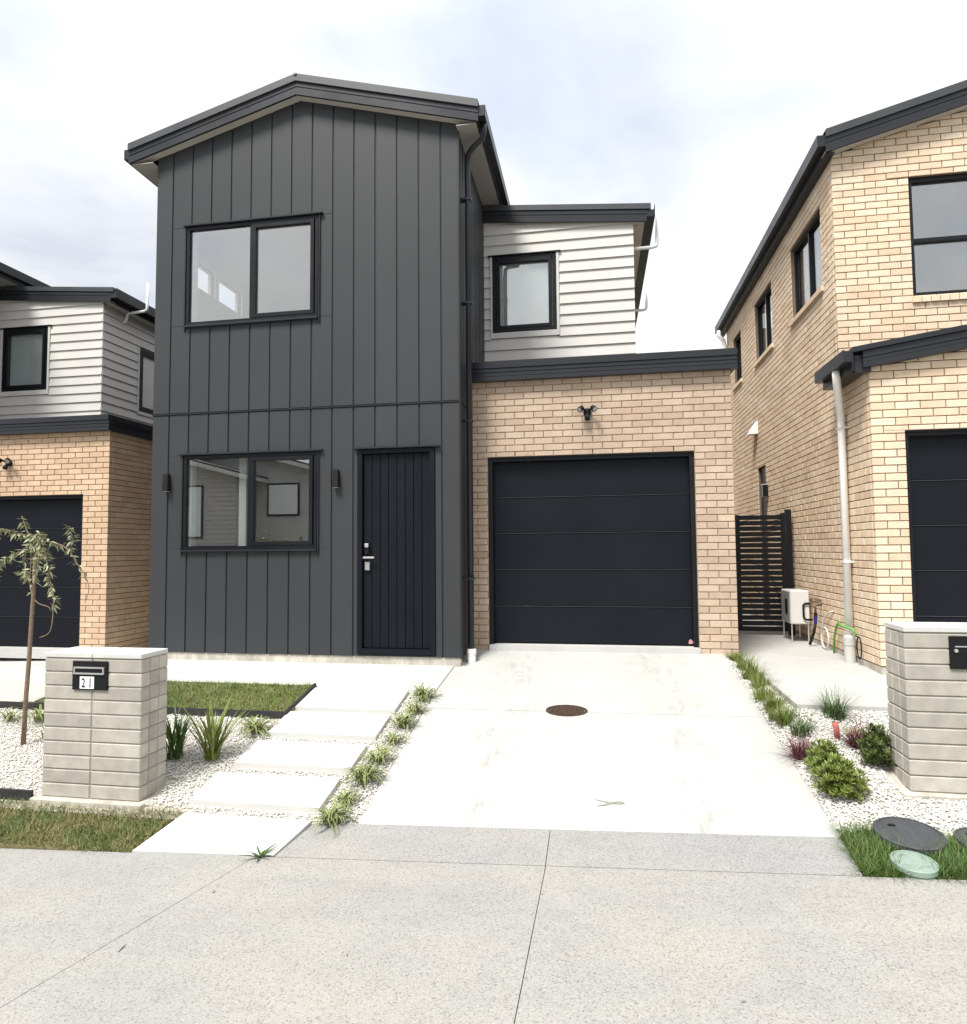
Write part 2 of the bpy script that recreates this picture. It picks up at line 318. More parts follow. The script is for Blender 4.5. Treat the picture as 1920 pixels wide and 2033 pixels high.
# ------------------------------------------------------------------ terrain heights
PL = [(4.0,-1.932),(4.4,-1.89),(6.65,-1.455),(7.6,-1.36),(8.0,-1.262),(8.1,-1.25)]; PR = [(4.0,-1.808),(4.45,-1.775),(7.95,-1.262),(8.1,-1.245)]
PB = [(3.9,-1.805),(4.0,-1.80),(4.4,-1.77),(6.05,-1.385),(8.7,-1.33)]; PP = [(6.05,-1.35),(8.7,-1.295),(20,-1.28)]
PT = [(6.65,-1.452),(7.53,-1.357),(7.7,-1.35)]
def h_path(x): return -1.865+.04*max(-9, min(9, x))
def h_drive(x, y):
    t = (x+1.66)/3.09; return lerp(PL, y)*(1-t)+lerp(PR, y)*t
def h_left(x, y): return -1.98+.196*(y-3.95)
def h_right(x, y):
    t = min(max((x-1.43)/.22, 0), 1); return (lerp(PR, y)-.01)*(1-t)+lerp(PB, y)*t

def sheet(name, fn, xs, ys, m, thick=.12, kind='structure', parent=None, xedge=None):
    """slab whose top follows fn(x,y); xedge(y)->(x0,x1) shears the sides"""
    b = MB(); nx, ny = len(xs), len(ys); top = []; bot = []
    for y in ys:
        for x in xs:
            if xedge:
                a, c = xedge(y); xx = a+(c-a)*(x-xs[0])/(xs[-1]-xs[0])
            else: xx = x
            top.append((xx, y, fn(xx, y))); bot.append((xx, y, fn(xx, y)-thick))
    n = nx*ny; fs = []
    for j in range(ny-1):
        for i in range(nx-1):
            a = j*nx+i; fs.append((a, a+1, a+nx+1, a+nx)); fs.append((a+n, a+nx+n, a+nx+1+n, a+1+n))
    for i in range(nx-1):
        fs.append((i, i+n, i+1+n, i+1)); q = (ny-1)*nx+i; fs.append((q, q+1, q+1+n, q+n))
    for j in range(ny-1):
        a = j*nx; fs.append((a, a+nx, a+nx+n, a+n)); a = j*nx+nx-1; fs.append((a, a+n, a+nx+n, a+nx))
    b.add(top+bot, fs); o = b.build(name, m, parent)
    if kind and parent is None: o['kind'] = kind
    return o
fr = lambda a, b, n: [a+(b-a)*i/n for i in range(n+1)]

# ground to the horizon
def h_ground(x, y):
    xc = max(-9, min(9, x)); a = -1.99+.04*xc
    if y < 3.9: return a if y > -1.6 else a-.12
    b = -1.56+.022*max(-9, min(3, x)); t = min((y-3.9)/2.7, 1); return a*(1-t)+b*t
gx = [-400,-120,-40,-20,-14,-11,-9,-7.5,-6,-4.5,-3,-1.66,0,1.43,1.65,3,4.5,6,9,12,20,40,120,400]
gy = [-400,-120,-40,-20,-12,-1.7,-1.5,0,2,3.9,4.4,5,5.6,6.2,6.6,7.5,9,12,16,25,40,120,400]
sheet('ground', h_ground, gx, gy, M_earth, .3)
sheet('road', lambda x, y: -1.975+.04*max(-9, min(9, x)), [-60,-20,-9,0,9,20,60], [-8.5, -1.75], M_asphalt, .1)
# footpath: slabs with saw-cut joints over a dark bed
bed = sheet('footpath', lambda x, y: h_path(x)-.016, fr(-30, 30, 20), [-1.5, 1, 3.96], M_joint, .13)
g = .0022
def dj(y): return -2.196+(y-3.972)*.2752           # the oblique saw cut
def slab(e, y0, y1, name='slab', m=M_path, fn=None, nx=6, ny=5, par=None):
    fn = fn or (lambda x, y: h_path(x))
    return sheet(name, fn, fr(0, 1, nx), fr(y0, y1, ny), m, .05, None, par or bed, e)
slab(lambda y: (-9.0, dj(y)-g), -1.5, 3.995); slab(lambda y: (dj(y)+g, -.335-g+.02*(y-4)*.9), -1.5, 3.995)
slab(lambda y: (-.335+g+.02*(y-4)*.9, 5.5), -1.5, 3.995); slab(lambda y: (5.51, 12), -1.5, 3.995); slab(lambda y: (-18, -9.008), -1.5, 3.995)
# vehicle crossing between footpath and driveway
xb = sheet('vehicle_crossing', lambda x, y: h_drive(x, y)-.016, [-2.0, 0, 1.4], [4.003, 4.41], M_joint, .1, 'structure', None, lambda y: (-2.062+(y-4)*.21, 1.40+(y-4)*.06))
slab(lambda y: (-2.064+(y-4)*.20, -.337-g), 4.003, 4.412, m=M_cross, fn=h_drive, par=xb); slab(lambda y: (-.337+g, 1.402+(y-4)*.06), 4.003, 4.412, m=M_cross, fn=h_drive, par=xb)
# driveway in two pours, terrace, side pads
db = sheet('driveway', lambda x, y: h_drive(x, y)-.014, fr(-1.65, 1.42, 4), [4.42, 5.5, 6.65, 7.6, 8.12], M_joint, .1)
slab(lambda y: (-1.66, 1.43), 4.416, 6.244, m=M_drive, fn=h_drive, nx=8, ny=8, par=db); slab(lambda y: (-1.66, 1.43), 6.252, 8.13, m=M_drive, fn=h_drive, nx=8, ny=10, par=db)
sheet('terrace', lambda x, y: lerp(PT, y), fr(-5.75, -1.667, 4), [6.65, 7.0, 7.53, 7.62], M_terr, .16)
sheet('side_pad', lambda x, y: lerp(PP, y), [1.655, 2.2, 2.86, 4, 7], [6.06, 6.6, 7.3, 8.7, 12, 17], M_pad, .16)
sheet('neighbour_apron', lambda x, y: -1.62+.03*(x+7.7)+.10*min(y-8.2, 0), fr(-11, -5.95, 5), [6.3, 7.0, 7.6, 8.2, 9.6], M_terr, .14)
sheet('boundary_kerb', lambda x, y: -1.50+.12*(y-6.3), [-5.94, -5.78], [6.0, 6.65, 7.5, 10], M_found, .3)
sheet('verge', lambda x, y: h_left(x, y)-.035, [-7.5, -5, -3.09], [4.0, 4.2, 4.49], M_turf, .08)
sheet('lawn', lambda x, y: h_left(x, y)+.02, [-5.76, -4, -2.96], [5.975, 6.3, 6.645], M_turf, .08)
sheet('verge', lambda x, y: h_right(x, y)-.03, [1.435, 1.65, 2.5, 6], [4.0, 4.25, 4.50], M_turf, .08, 'structure', None, lambda y: (1.405+(y-4)*.06, 6))
sheet('gravel_bed', lambda x, y: h_left(x, y)-.028, [-7.4, -4, -1.665], [4.38, 5, 5.97, 6.64], M_gravelbase, .06)
sheet('gravel_bed', lambda x, y: h_right(x, y)-.012, [1.435, 1.48, 1.53, 1.58, 1.64, 1.8, 3, 6], fr(4.45, 6.055, 5), M_gravelbase, .06)
sheet('gravel_bed', lambda x, y: h_right(x, y)-.012, [1.435, 1.48, 1.53, 1.58, 1.65], fr(6.055, 8.1, 5), M_gravelbase, .06)

def rect_sub(rects, hole):
    out = []
    for (a, b, c, d) in rects:
        ha, hb, hc, hd = hole
        if hb <= a or ha >= b or hd <= c or hc >= d: out.append((a, b, c, d)); continue
        if ha > a: out.append((a, ha, c, d))
        if hb < b: out.append((hb, b, c, d))
        a2, b2 = max(a, ha), min(b, hb)
        if hc > c: out.append((a2, b2, c, hc))
        if hd < d: out.append((a2, b2, hd, d))
    return [r_ for r_ in out if r_[1]-r_[0] > .012 and r_[3]-r_[2] > .012]

def rect_sub_v(rects, hole):      # keeps full-width pieces above and below
    out = []
    for (a, b, c, d) in rects:
        ha, hb, hc, hd = hole
        if hb <= a or ha >= b or hd <= c or hc >= d: out.append((a, b, c, d)); continue
        if hc > c: out.append((a, b, c, hc))
        if hd < d: out.append((a, b, hd, d))
        c2, d2 = max(c, hc), min(d, hd)
        if ha > a: out.append((a, ha, c2, d2))
        if hb < b: out.append((hb, b, c2, d2))
    return [r_ for r_ in out if r_[1]-r_[0] > .012 and r_[3]-r_[2] > .012]

# ------------------------------------------------------------------ brickwork
BL, BC, JT = .24, .0829, .010
_bm = {}
def brick_mesh(l, h, h2, m):
    k = (round(l, 3), round(h, 3), round(h2, 3), m.name)
    if k not in _bm:
        b = MB(); c = .004; d = .05
        x0, x1, z0, z1, z2 = 0, k[0], 0, k[1], k[2]; c = min(c, k[0]/4, k[1]/3, k[2]/3)
        vs = [(x0+c,-.0,z0+c),(x1-c,0,z0+c),(x1-c,0,z2-c),(x0+c,0,z1-c),(x0,c,z0),(x1,c,z0),(x1,c,z2),(x0,c,z1),(x0,d,z0),(x1,d,z0),(x1,d,z2),(x0,d,z1)]
        fs = [(0,1,2,3),(4,5,1,0),(5,6,2,1),(6,7,3,2),(7,4,0,3),(8,9,5,4),(9,10,6,5),(10,11,7,6),(11,8,4,7)]
        b.add(vs, fs); _bm[k] = b.mesh('brick', m)
    return _bm[k]
class Bricks:
    """collects the bricks of one house; the largest in view become objects, the rest one mesh per wall"""
    def __init__(s, m, limit=295): s.p = []; s.m = m; s.limit = limit
    def wall(s, wallobj, face, fix, u0, u1, z0, z1, holes=(), top=None, phase=0.0, course0=0):
        n = int(math.ceil((z1-z0)/BC))
        for i in range(n):
            za = z0+i*BC+JT*.5; zb = za+BC-JT
            if za > z1-.015: break
            zb = min(zb, z1)
            u = u0+phase-(BL*.5 if (i+course0) % 2 else 0); 
            while u > u0: u -= BL
            while u < u1:
                a, b = max(u+JT*.5, u0), min(u+BL-JT*.5, u1); u += BL
                rects = [(a, b, za, zb)]
                for h in holes: rects = rect_sub_v(rects, (h[0]-.002, h[1]+.002, h[2], h[3]+.001))
                for a2, b2, z2, z3 in rects:
                    ta = tb = z3
                    if top:
                        ta, tb = min(z3, top(a2)), min(z3, top(b2))
                        if max(ta, tb)-z2 < .012: continue
                        ta, tb = max(ta, z2+.002), max(tb, z2+.002)
                    s.p.append((wallobj, face, fix, a2, b2, z2, ta, tb))
    def finish(s):
        def info(p):
            w, face, fix, a, b, za, zb, zc = p; m_ = (a+b)/2; z = (za+zb)/2
            c, nrm = (Vector((m_, fix, z)), Vector((0,-1,0))) if face == '-Y' else (Vector((fix, m_, z)), Vector((-1 if face == '-X' else 1, 0, 0)))
            return proj_area(c, (b-a)*(zb-za), nrm)
        ps = sorted(s.p, key=info, reverse=True); rest = {}
        for i, p in enumerate(ps):
            w, face, fix, a, b, za, zb, zc = p; j = random.uniform(-.0015, .0015)
            if face == '-Y': loc, rz = (a, fix+j, za), 0
            elif face == '-X': loc, rz = (fix+j, b, za), -math.pi/2
            else: loc, rz = (fix+j, a, za), math.pi/2
            me = brick_mesh(b-a, zb-za, zc-za, s.m)
            if i < s.limit: link('brick', me, w, loc, rz)
            else: rest.setdefault(w, []).append((me, loc, rz))
        for w, lst in rest.items():
            b = MB()
            for me, loc, rz in lst:
                co, si = math.cos(rz), math.sin(rz)
                b.add([(loc[0]+v.co.x*co-v.co.y*si, loc[1]+v.co.x*si+v.co.y*co, loc[2]+v.co.z) for v in me.vertices], [tuple(q.vertices) for q in me.polygons])
            o = link('brickwork', b.mesh('brickwork', s.m, fix=False), w); o['kind'] = 'stuff'

# ------------------------------------------------------------------ windows and similar fittings
def TY(y): return lambda u, d, z: (u, y-d, z)          # wall facing the street; d = outward
def TXm(x): return lambda u, d, z: (x-d, u, z)         # wall facing -X
def TXp(x): return lambda u, d, z: (x+d, u, z)         # wall facing +X
def window(parent, T, u0, u1, z0, z1, panes, fw=.045, depth=.05, out=.012, frost=None, flash=None, sash=()):
    """panes: (ua,ub,za,zb) fractions; frame ring with bars, one pane object each"""
    w = MB(T)
    w.box(u0, u1, -depth, out, z0, z0+fw).box(u0, u1, -depth, out, z1-fw, z1).box(u0, u0+fw, -depth, out-.001, z0+fw, z1-fw).box(u1-fw, u1, -depth, out-.001, z0+fw, z1-fw)
    rects = []
    for k, (a, b, c, d) in enumerate(panes):
        ua, ub, za, zb = u0+fw+(u1-u0-2*fw)*a, u0+fw+(u1-u0-2*fw)*b, z0+fw+(z1-z0-2*fw)*c, z0+fw+(z1-z0-2*fw)*d
        if a > 0: w.box(ua-.018, ua+.018, -depth, out-.003, za, zb)
        if c > 0: w.box(ua, ub, -depth, out-.003, za-.022, za+.022)
        rects.append((ua, ub, za, zb))
    wo_ = w.build('window', M_alu, parent)
    for k, (ua, ub, za, zb) in enumerate(rects):
        s = .05 if k in sash else .012
        if k in sash:
            q = MB(T); e = .016
            q.box(ua+e, ub-e, -.03, out+.006, za+.004, za+s).box(ua+e, ub-e, -.03, out+.006, zb-s, zb-.004).box(ua+e, ua+s+.012, -.03, out+.005, za+s, zb-s).box(ub-s-.012, ub-e, -.03, out+.005, za+s, zb-s)
            q.build('sash', M_alu, wo_)
        MB(T).box(ua+s*.5, ub-s*.5, -.024, -.018, za+s*.5, zb-s*.5).build('pane', M_glass, wo_)
        if frost: MB(T).box(ua+.004, ub-.004, -frost-.006, -frost, za+.004, zb-.004).build('blind', M_frost, wo_)
    if flash:
        f0, f1 = flash
        MB(T).box(u0-f0, u1+f1, -.01, .045, z1+.008, z1+.026).build('head_flashing', M_fascia, wo_)
        MB(T).box(u0, u1+.01, -.01, .042, z0-.030, z0-.004).build('sill_flashing', M_fascia, wo_)
        for a in (u0-.022, u1+.012): MB(T).box(a, a+.014, -.005, .022, z0-.075, z1+.006).build('jamb_flashing', M_fascia, wo_)
    return wo_

def tube_obj(name, path, r, m, parent=None, n=10): return MB().tube(path, r, n).build(name, m, parent, smooth=True)

# ------------------------------------------------------------------ street house: dark clad block, brick garage, white boarded upper storey
def house(O, full, bricks, label):
    ox, oy, oz = O
    H = thing('house', (ox-1.5, oy+9, oz-1.29), label, 'house')
    D = lambda x, y, z: (x+ox, y+oy, z+oz)
    def B(): return MB(D)
    YF, XL, XR, AX = 7.53, -5.62, (-1.58 if full else -1.85), -3.62
    SL = .273
    def rk(x): return 5.862-SL*abs(x-AX)            # top edge of the barge board
    UW, LW, DR = (-5.17,-3.367,2.90,4.19), (-5.16,-3.365,.025,1.208), (-2.84,-1.885,-1.235,1.205)
    ZB = -1.262
    # structural walls behind the cladding
    w = B(); fr_ = [(XL+.004, XR-.004, ZB, 5.02)]
    for h in (UW, LW, DR): fr_ = rect_sub(fr_, h)
    if full:
        for (a, b, c, d) in fr_: w.box(a, b, YF+.013, YF+.13, c, d)
        w.prism([(XL+.004,5.02),(XR-.004,5.02),(XR-.004,5.18),(AX,5.72),(XL+.004,5.18)], YF+.013, YF+.13)
        lw = [(YF+.13, 16, ZB, 5.12)]
        for h in ((8.22,8.68,3.72,4.10),(8.77,9.42,3.72,4.10)): lw = rect_sub(lw, h)
        for (a, b, c, d) in lw: w.box(XL+.004, XL+.11, a, b, c, d)
    else:
        w.box(XL, XR-.1, YF+.1, 16, ZB, 5.05)
    w.box(XR-.12, XR-.013, YF+.13, 16, ZB, 5.14); w.box(XL+.11, XR-.12, 15.9, 16, ZB, 5.4)
    w.build('wall', M_groove, H)
    # board and groove cladding
    gs = [XL]+[-5.386+.2762*k for k in range(14)]+[XR]
    if full:
        for i in range(len(gs)-1):
            a = gs[i]+(.009 if i else 0); b = gs[i+1]-(.009 if i < len(gs)-2 else 0)
            for (c, d, up) in ((ZB, 1.742, 0), (1.764, 9, 1)):
                rs = [(a, b, c, d)]
                for h in (UW, LW, DR): rs = rect_sub_v(rs, (h[0]-.006, h[1]+.006, h[2]-.006, h[3]+.006))
                for (p, q, r_, s_) in rs:
                    z1a, z1b = (rk(p)-.13, rk(q)-.13) if s_ > 5 else (s_, s_)
                    m = B(); m.hexa([(p,YF,r_),(q,YF,r_),(q,YF+.011,r_),(p,YF+.011,r_),(p,YF,z1a),(q,YF,z1b),(q,YF+.011,z1b),(p,YF+.011,z1a)])
                    m.build('cladding_panel', M_clad, H, bevel=.004)
        B().box(XL-.002, XR+.012, YF-.010, YF+.012, 1.745, 1.758).build('joint_flashing', M_fascia, H)
    y = YF+.012; k = 0
    while y < (9.6 if full else 12):
        y2 = min(y+.262, 12)
        for c, d in ((ZB, 1.742), (1.764, 5.08)): B().box(XR-.011, XR, y+(.007 if k else -.008), y2, c, d).build('side_cladding_panel', M_clad, H)
        y = y2+.014; k += 1
    # gable roof
    ef, eb = 7.40, 16.3; EL, ER = -5.955, -1.305
    for nm, xa, xb_ in (('left', EL, AX), ('right', AX, ER)):
        za, zb = rk(xa), rk(xb_)
        r_ = B().rake(xa, za, xb_, zb, ef+.0, eb, .045, .098)
        ro = r_.build('roof_slope', M_roof, H)
        MB(D).rake(xa, za, xb_, zb, ef-.022, ef+.10, .012, .103).build('roof_flashing', M_roof, ro)
        bo = B()
        for hh0, hh1, yy in ((-.05, .008, 0), (-.098, -.054, .006), (-.155, -.102, 0)): bo.rake(xa, za, xb_, zb, ef+yy, ef+.028, hh0, hh1)
        bo.rake(xa, za, xb_, zb, ef+.012, ef+.03, -.15, .0)
        bo.build('barge_board', M_fascia, H)
        sa, sb = (XL-.0, AX) if nm == 'left' else (AX, XR)
        B().rake(xa+.03 if nm == 'left' else xa, rk(xa+.03) if nm == 'left' else za, xb_ if nm == 'left' else xb_-.03, zb if nm == 'left' else rk(xb_-.03), ef+.03, YF+.006, -.150, -.136).build('gable_soffit', M_soffit, H)
    B().tube([D(AX, ef-.02, 0) and (AX, ef-.02, rk(AX)+.11), (AX, eb, rk(AX)+.11)], .03, 8) if False else None
    rc = MB(); rc.tube([D(AX, ef-.025, rk(AX)+.085), D(AX, eb, rk(AX)+.085)], .024, 8); rc.build('ridge_cap', M_roof, H, smooth=True)
    for sgn, ex, wx in ((1, ER, XR), (-1, EL, XL)):
        g0, g1 = (ex+.0, ex+.075) if sgn > 0 else (ex-.075, ex)
        zt = rk(ex)
        m = B(); m.box(min(g0,g1), max(g0,g1), ef+.02, eb, zt-.085, zt-.075)
        lip = (g1, g1+.006) if sgn > 0 else (g0-.006, g0)
        m.box(*lip, ef+.02, eb, zt-.085, zt+.05); m.box(min(g0,g1), max(g0,g1), ef+.014, ef+.02, zt-.085, zt+.045)
        m.build('gutter', M_fascia, H)
        e0, e1 = sorted((ex-.03*sgn, ex-.001*sgn))
        B().box(e0, e1, ef+.03, eb, zt-.15, zt+.03).build('eave_fascia', M_fascia, H)
        s0, s1 = sorted((wx, ex-.03*sgn))
        if abs(s1-s0) > .02: B().box(s0, s1, ef+.03, eb, zt-.165, zt-.152).build('eave_soffit', M_soffit2, H)
    if full:
        # corner trims, downpipe
        B().box(XR-.004, XR+.014, YF-.008, YF+.02, ZB-.01, 5.08).build('corner_trim', M_fascia, H)
        dp = tube_obj('downpipe', [D(-1.265,7.56,5.16), D(-1.265,7.56,5.05), D(-1.29,7.58,4.97), D(-1.44,7.68,4.91), D(-1.49,7.715,4.86), D(-1.50,7.72,4.7), D(-1.50,7.72,-1.20)], .036, M_fascia, H, 12)
        for z in (4.3, 3.0, 1.55, -.35): MB(D).box(-1.58, -1.452, 7.68, 7.765, z-.012, z+.012).build('pipe_bracket', M_fascia, dp)
        MB(D).lathe((-1.487, 7.70, 0), [(.05,-1.40),(.05,-1.235),(.056,-1.232),(.056,-1.185),(.044,-1.18)], 20).build('drain_collar', M_white_pvc, dp, smooth=False)
        # concrete foundation under the cladding
        B().box(XL+.01, XR-.01, YF+.016, YF+.12, -1.50, ZB-.002).build('foundation', M_found, H)
        # windows
        window(H, lambda u, d, z: D(u, YF-d, z), *UW, [(0,.5,0,1),(.5,1,0,1)], .038, .06, .012, flash=(.04,.065), sash=(1,))
        window(H, lambda u, d, z: D(u, YF-d, z), *LW, [(0,.5,0,1),(.5,1,0,1)], .038, .06, .012, flash=(.06,.075), sash=(1,))
        # front door
        d = B(); x0, x1, z0, z1 = DR
        d.box(x0, x0+.055, YF-.014, YF+.10, z0, z1).box(x1-.06, x1, YF-.014, YF+.10, z0, z1).box(x0+.055, x1-.06, YF-.014, YF+.10, z1-.045, z1).box(x0+.055, x1-.06, YF-.02, YF+.10, z0, z0+.06)
        d.box(x0+.055, x1-.06, YF+.052, YF+.09, z0+.06, z1-.045)
        dо = d.build('front_door', M_black, H)
        xs = fr(x0+.06, x1-.065, 8)
        for i in range(8): B().box(xs[i]+(.006 if i else 0), xs[i+1], YF+.030, YF+.052, z0+.066, z1-.05).build('plank', M_black, dо, bevel=.003)
        B().box(x0-.045, x1+.065, YF-.05, YF+.005, z1+.012, z1+.03).build('head_flashing', M_fascia, dо)
        lk = B(); lk.box(-2.752, -2.70, YF-.012, YF+.032, -.05, .075); lk.build('lock_body', M_dk, dо, bevel=.006)
        B().box(-2.75, -2.70, YF-.03, YF-.008, .03, .075).build('lock_cap', M_steel, dо, bevel=.006)
        B().box(-2.762, -2.622, YF-.045, YF-.025, -.104, -.083).build('lever_handle', M_steel, dо, bevel=.004)
        B().box(-2.755, -2.735, YF-.03, YF+.03, -.104, -.085).build('lever_neck', M_steel, dо)
        B().box(-2.752, -2.695, YF-.004, YF+.034, -.245, -.145).build('lock_plate', M_steel, dо, bevel=.004)
        # rooms behind the windows
        it = B()
        lw = [(YF+.13, 9.62, 1.80, 4.42)]
        for h in ((8.22,8.68,3.72,4.10),(8.77,9.42,3.72,4.10)): lw = rect_sub(lw, h)
        for (a, b, c, e) in lw: it.box(XL+.111, XL+.13, a, b, c, e)
        it.box(XL+.111, -2.6, 9.62, 9.66, 1.80, 4.42); it.box(-2.64, -2.6, YF+.13, 9.62, 1.80, 4.42); it.box(XL+.111, -2.6, YF+.13, 9.66, 4.42, 4.46)
        ur = [(XL+.131, -2.64, 1.8, 4.42)]; ur = rect_sub(ur, (UW[0]+.02, UW[1]-.02, UW[2]+.02, UW[3]-.02))
        for (a, b, c, e) in ur: it.box(a, b, YF+.131, YF+.143, c, e)
        it.build('upper_room_lining', M_plaster, H)
        B().box(XL+.111, -2.6, YF+.13, 9.66, 1.70, 1.798).build('upper_room_floor', M_floor, H)
        cw = B()
        for a, b in ((8.22,8.68),(8.77,9.42)):
            cw.box(XL+.02, XL+.06, a, a+.02, 3.72, 4.10).box(XL+.02, XL+.06, b-.02, b, 3.72, 4.10).box(XL+.02, XL+.06, a+.02, b-.02, 3.72, 3.74).box(XL+.02, XL+.06, a+.02, b-.02, 4.08, 4.10)
        cw.build('clerestory_frame', M_trimw, H)
        lo = B()
        lo.box(XL+.111, XL+.13, YF+.13, 11.4, -1.2, 1.42); lo.box(XL+.111, -2.9, 11.4, 11.44, -1.2, 1.42); lo.box(-2.94, -2.9, YF+.13, 11.4, -1.2, 1.42); lo.box(XL+.111, -2.9, YF+.13, 11.44, 1.42, 1.46)
        lo.build('lower_room_lining', M_house_grey, H)
        B().box(XL+.111, -2.9, YF+.13, 11.44, -1.25, -1.201).build('lower_room_floor', M_floor, H)
        B().box(LW[0]+.012, LW[0]+.07, YF+.062, YF+.15, LW[2]+.01, LW[3]-.01).build('window_liner', M_plaster, H)
        B().box(UW[0]+.012, UW[0]+.05, YF+.062, YF+.16, UW[2]+.01, UW[3]-.01).build('window_liner', M_plaster, H)
        B().box(UW[0]+.05, UW[1]-.01, YF+.062, YF+.16, UW[3]-.04, UW[3]-.012).build('window_liner', M_plaster, H)
        B().box(-4.50, -4.405, 7.70, 7.76, .0, 1.41).build('door_lining', M_plaster, H)
    # brick garage
    GX0, GX1, GY, GZ0, GZ1 = -1.535, 1.60, 8.10, -1.40, 2.16
    GO = (-1.345, 1.162, -1.40, 1.15)
    gw = B(); 
    for (a, b, c, e) in rect_sub([(GX0, GX1-.012, GZ0, GZ1)], GO): gw.box(a, b, GY+.011, GY+.12, c, e)
    gw.box(GX1-.10, GX1-.011, GY+.12, 15.5, GZ0, GZ1); gw.box(GX0, GX1-.1, 15.4, 15.5, GZ0, GZ1)
    gwo = gw.build('garage_wall', M_mortar_d if full else M_mortar, H)
    bk = Bricks(bricks)
    bk.wall(gwo, '-Y', GY+oy, GX0+ox, GX1+ox, -1.36+oz, GZ1+oz, [(GO[0]+ox, GO[1]+ox, GO[2]+oz, GO[3]+oz)], phase=(.06 if full else .03))
    bk.wall(gwo, '+X', GX1+ox, GY+oy+.06, (15.4 if full else 13)+oy, -1.36+oz, GZ1+oz, course0=1)
    bk.finish()
    if full:
        for zc_, xs_ in ((1.15, (-1.0, -.04, .92)), (2.06, (-.67, .83))):
            for xw in xs_: B().box(xw-.006, xw+.006, GY+.003, GY+.0105, zc_+.012, zc_+.075).build('weep_slot', M_dk, gwo)
    # sectional garage door
    gd = B(); x0, x1, z0, z1 = GO
    gd.box(x0-.004, x0+.055, GY+.045, GY+.115, z0+.2, z1).box(x1-.055, x1+.004, GY+.045, GY+.115, z0+.2, z1).box(x0+.055, x1-.055, GY+.045, GY+.115, z1-.055, z1)
    gd.box(x0-.004, x1+.004, GY+.025, GY+.05, z1-.02, z1+.002)
    gdo = gd.build('garage_door', M_alu, H)
    for i in range(5):
        b1 = 1.10-.455*i-.004; a1 = 1.10-.455*(i+1)+.004
        B().box(x0+.05, x1-.05, GY+.125, GY+.165, a1, b1).build('door_panel', M_black, gdo, bevel=.006)
        if i: B().box(x0+.05, x1-.05, GY+.118, GY+.13, b1+.0015, b1+.0065).build('panel_seam_highlight', M_seam_highlight, gdo)  # thin paler strip: highlight at the joint put into the colour
    B().box(x0+.01, x1+.01, GY-.03, GY+.2, -1.33, -1.185).build('threshold', M_terr, H)
    B().box(x0-.01, x1+.01, GY+.2, GY+4, -1.33, -1.19).build('garage_floor', M_pad, H)
    if full:
        st = B(); st.prism([(1.055,-1.155),(1.10,-1.155),(1.105,-1.13),(1.09,-1.105),(1.075,-1.10),(1.06,-1.12)], GY+.1235, GY+.1245); st.build('maker_sticker', mat('pink_sticker', (.62, .30, .30), .5, .3, 90), gdo)
    # parapet fascia round the garage
    f = B()
    for a, b, yy in ((2.255, 2.335, 0), (2.205, 2.249, .012), (2.155, 2.199, .018), (2.10, 2.149, .012)): f.box(GX0-.0, GX1+.06, 7.985+yy, 8.09, a, b)
    f.box(GX0, GX1+.055, 8.02, 8.088, 2.105, 2.33); f.build('garage_fascia', M_fascia, H)
    f = B()
    for a, b, xx in ((2.255, 2.335, 0), (2.205, 2.249, .012), (2.10, 2.199, .018)): f.box(GX1+.005, GX1+.06-xx, 8.092, 15.5, a, b)
    f.build('garage_side_fascia', M_fascia, H)
    B().box(GX0, GX1+.004, 8.10, 15.5, 2.165, 2.25).build('garage_roof', M_roof, H)
    # white boarded upper storey
    WY = 9.378; CX = .565 if full else .35; ws = 0 if full else -.20; WX0 = XR-.005; WX1 = CX; zsoff = lambda x: 4.81-.078*(x+1.5)
    WW = (-1.454+ws, -.52+ws, 3.158, 4.295)
    ww = B()
    for (a, b, c, e) in rect_sub([(WX0, WX1-.002, 2.2, 4.60)], WW): ww.box(a, b, WY+.002, WY+.10, c, e)
    ww.prism([(WX0,4.60),(WX1-.002,4.60),(WX1-.002,zsoff(WX1)),(WX0,zsoff(WX0))], WY+.002, WY+.10)
    ww.box(WX1-.10, WX1-.003, WY+.1, 15.5, 2.2, 4.63); ww.box(WX0, WX1-.1, 15.4, 15.5, 2.2, 4.58)
    ww.build('upper_wall', M_trimw, H)
    hole = (WW[0]-.03, WW[1]+.045, WW[2]-.09, WW[3]+.012)
    for k in range(-3, 15):
        z = 4.473-.1575*k; zt = z+.172
        if z < 2.26 or z > zsoff(WX0): continue
        for (a, b, c, e) in rect_sub([(WX0, WX1+.02, z, zt)], hole):
            ta, tb = min(e, zsoff(a)), min(e, zsoff(b))
            if ta-c < .02: continue
            tb = max(tb, c+.002)
            fy = lambda zz_: -.034+.024*(zz_-z)/.172
            m = B(); m.hexa([(a,WY+fy(c),c),(b,WY+fy(c),c),(b,WY+.001,c),(a,WY+.001,c),(a,WY+fy(ta),ta),(b,WY+fy(tb),tb),(b,WY+.001,tb),(a,WY+.001,ta)])
            m.build('weatherboard', M_board, H)
        if not full:
            for (a, b, c, e) in rect_sub([(WY-.02, 12.6, z, min(zt, 4.63))], (10.26, 11.4, 2.86, 4.15)):
                fx = lambda zz_: .034-.024*(zz_-z)/.172
                m = B(); m.hexa([(WX1,a,c),(WX1+fx(c),a,c),(WX1+fx(c),b,c),(WX1,b,c),(WX1,a,e),(WX1+fx(e),a,e),(WX1+fx(e),b,e),(WX1,b,e)]); m.build('weatherboard', M_board, H)
    wn = window(H, lambda u, d, z: D(u, WY-d, z), *WW, [(0,1,0,1)], .05, .06, .03, frost=.032, sash=(0,))
    tw = MB(lambda u, d, z: D(u, WY-d, z)); a, b, c, e = WW
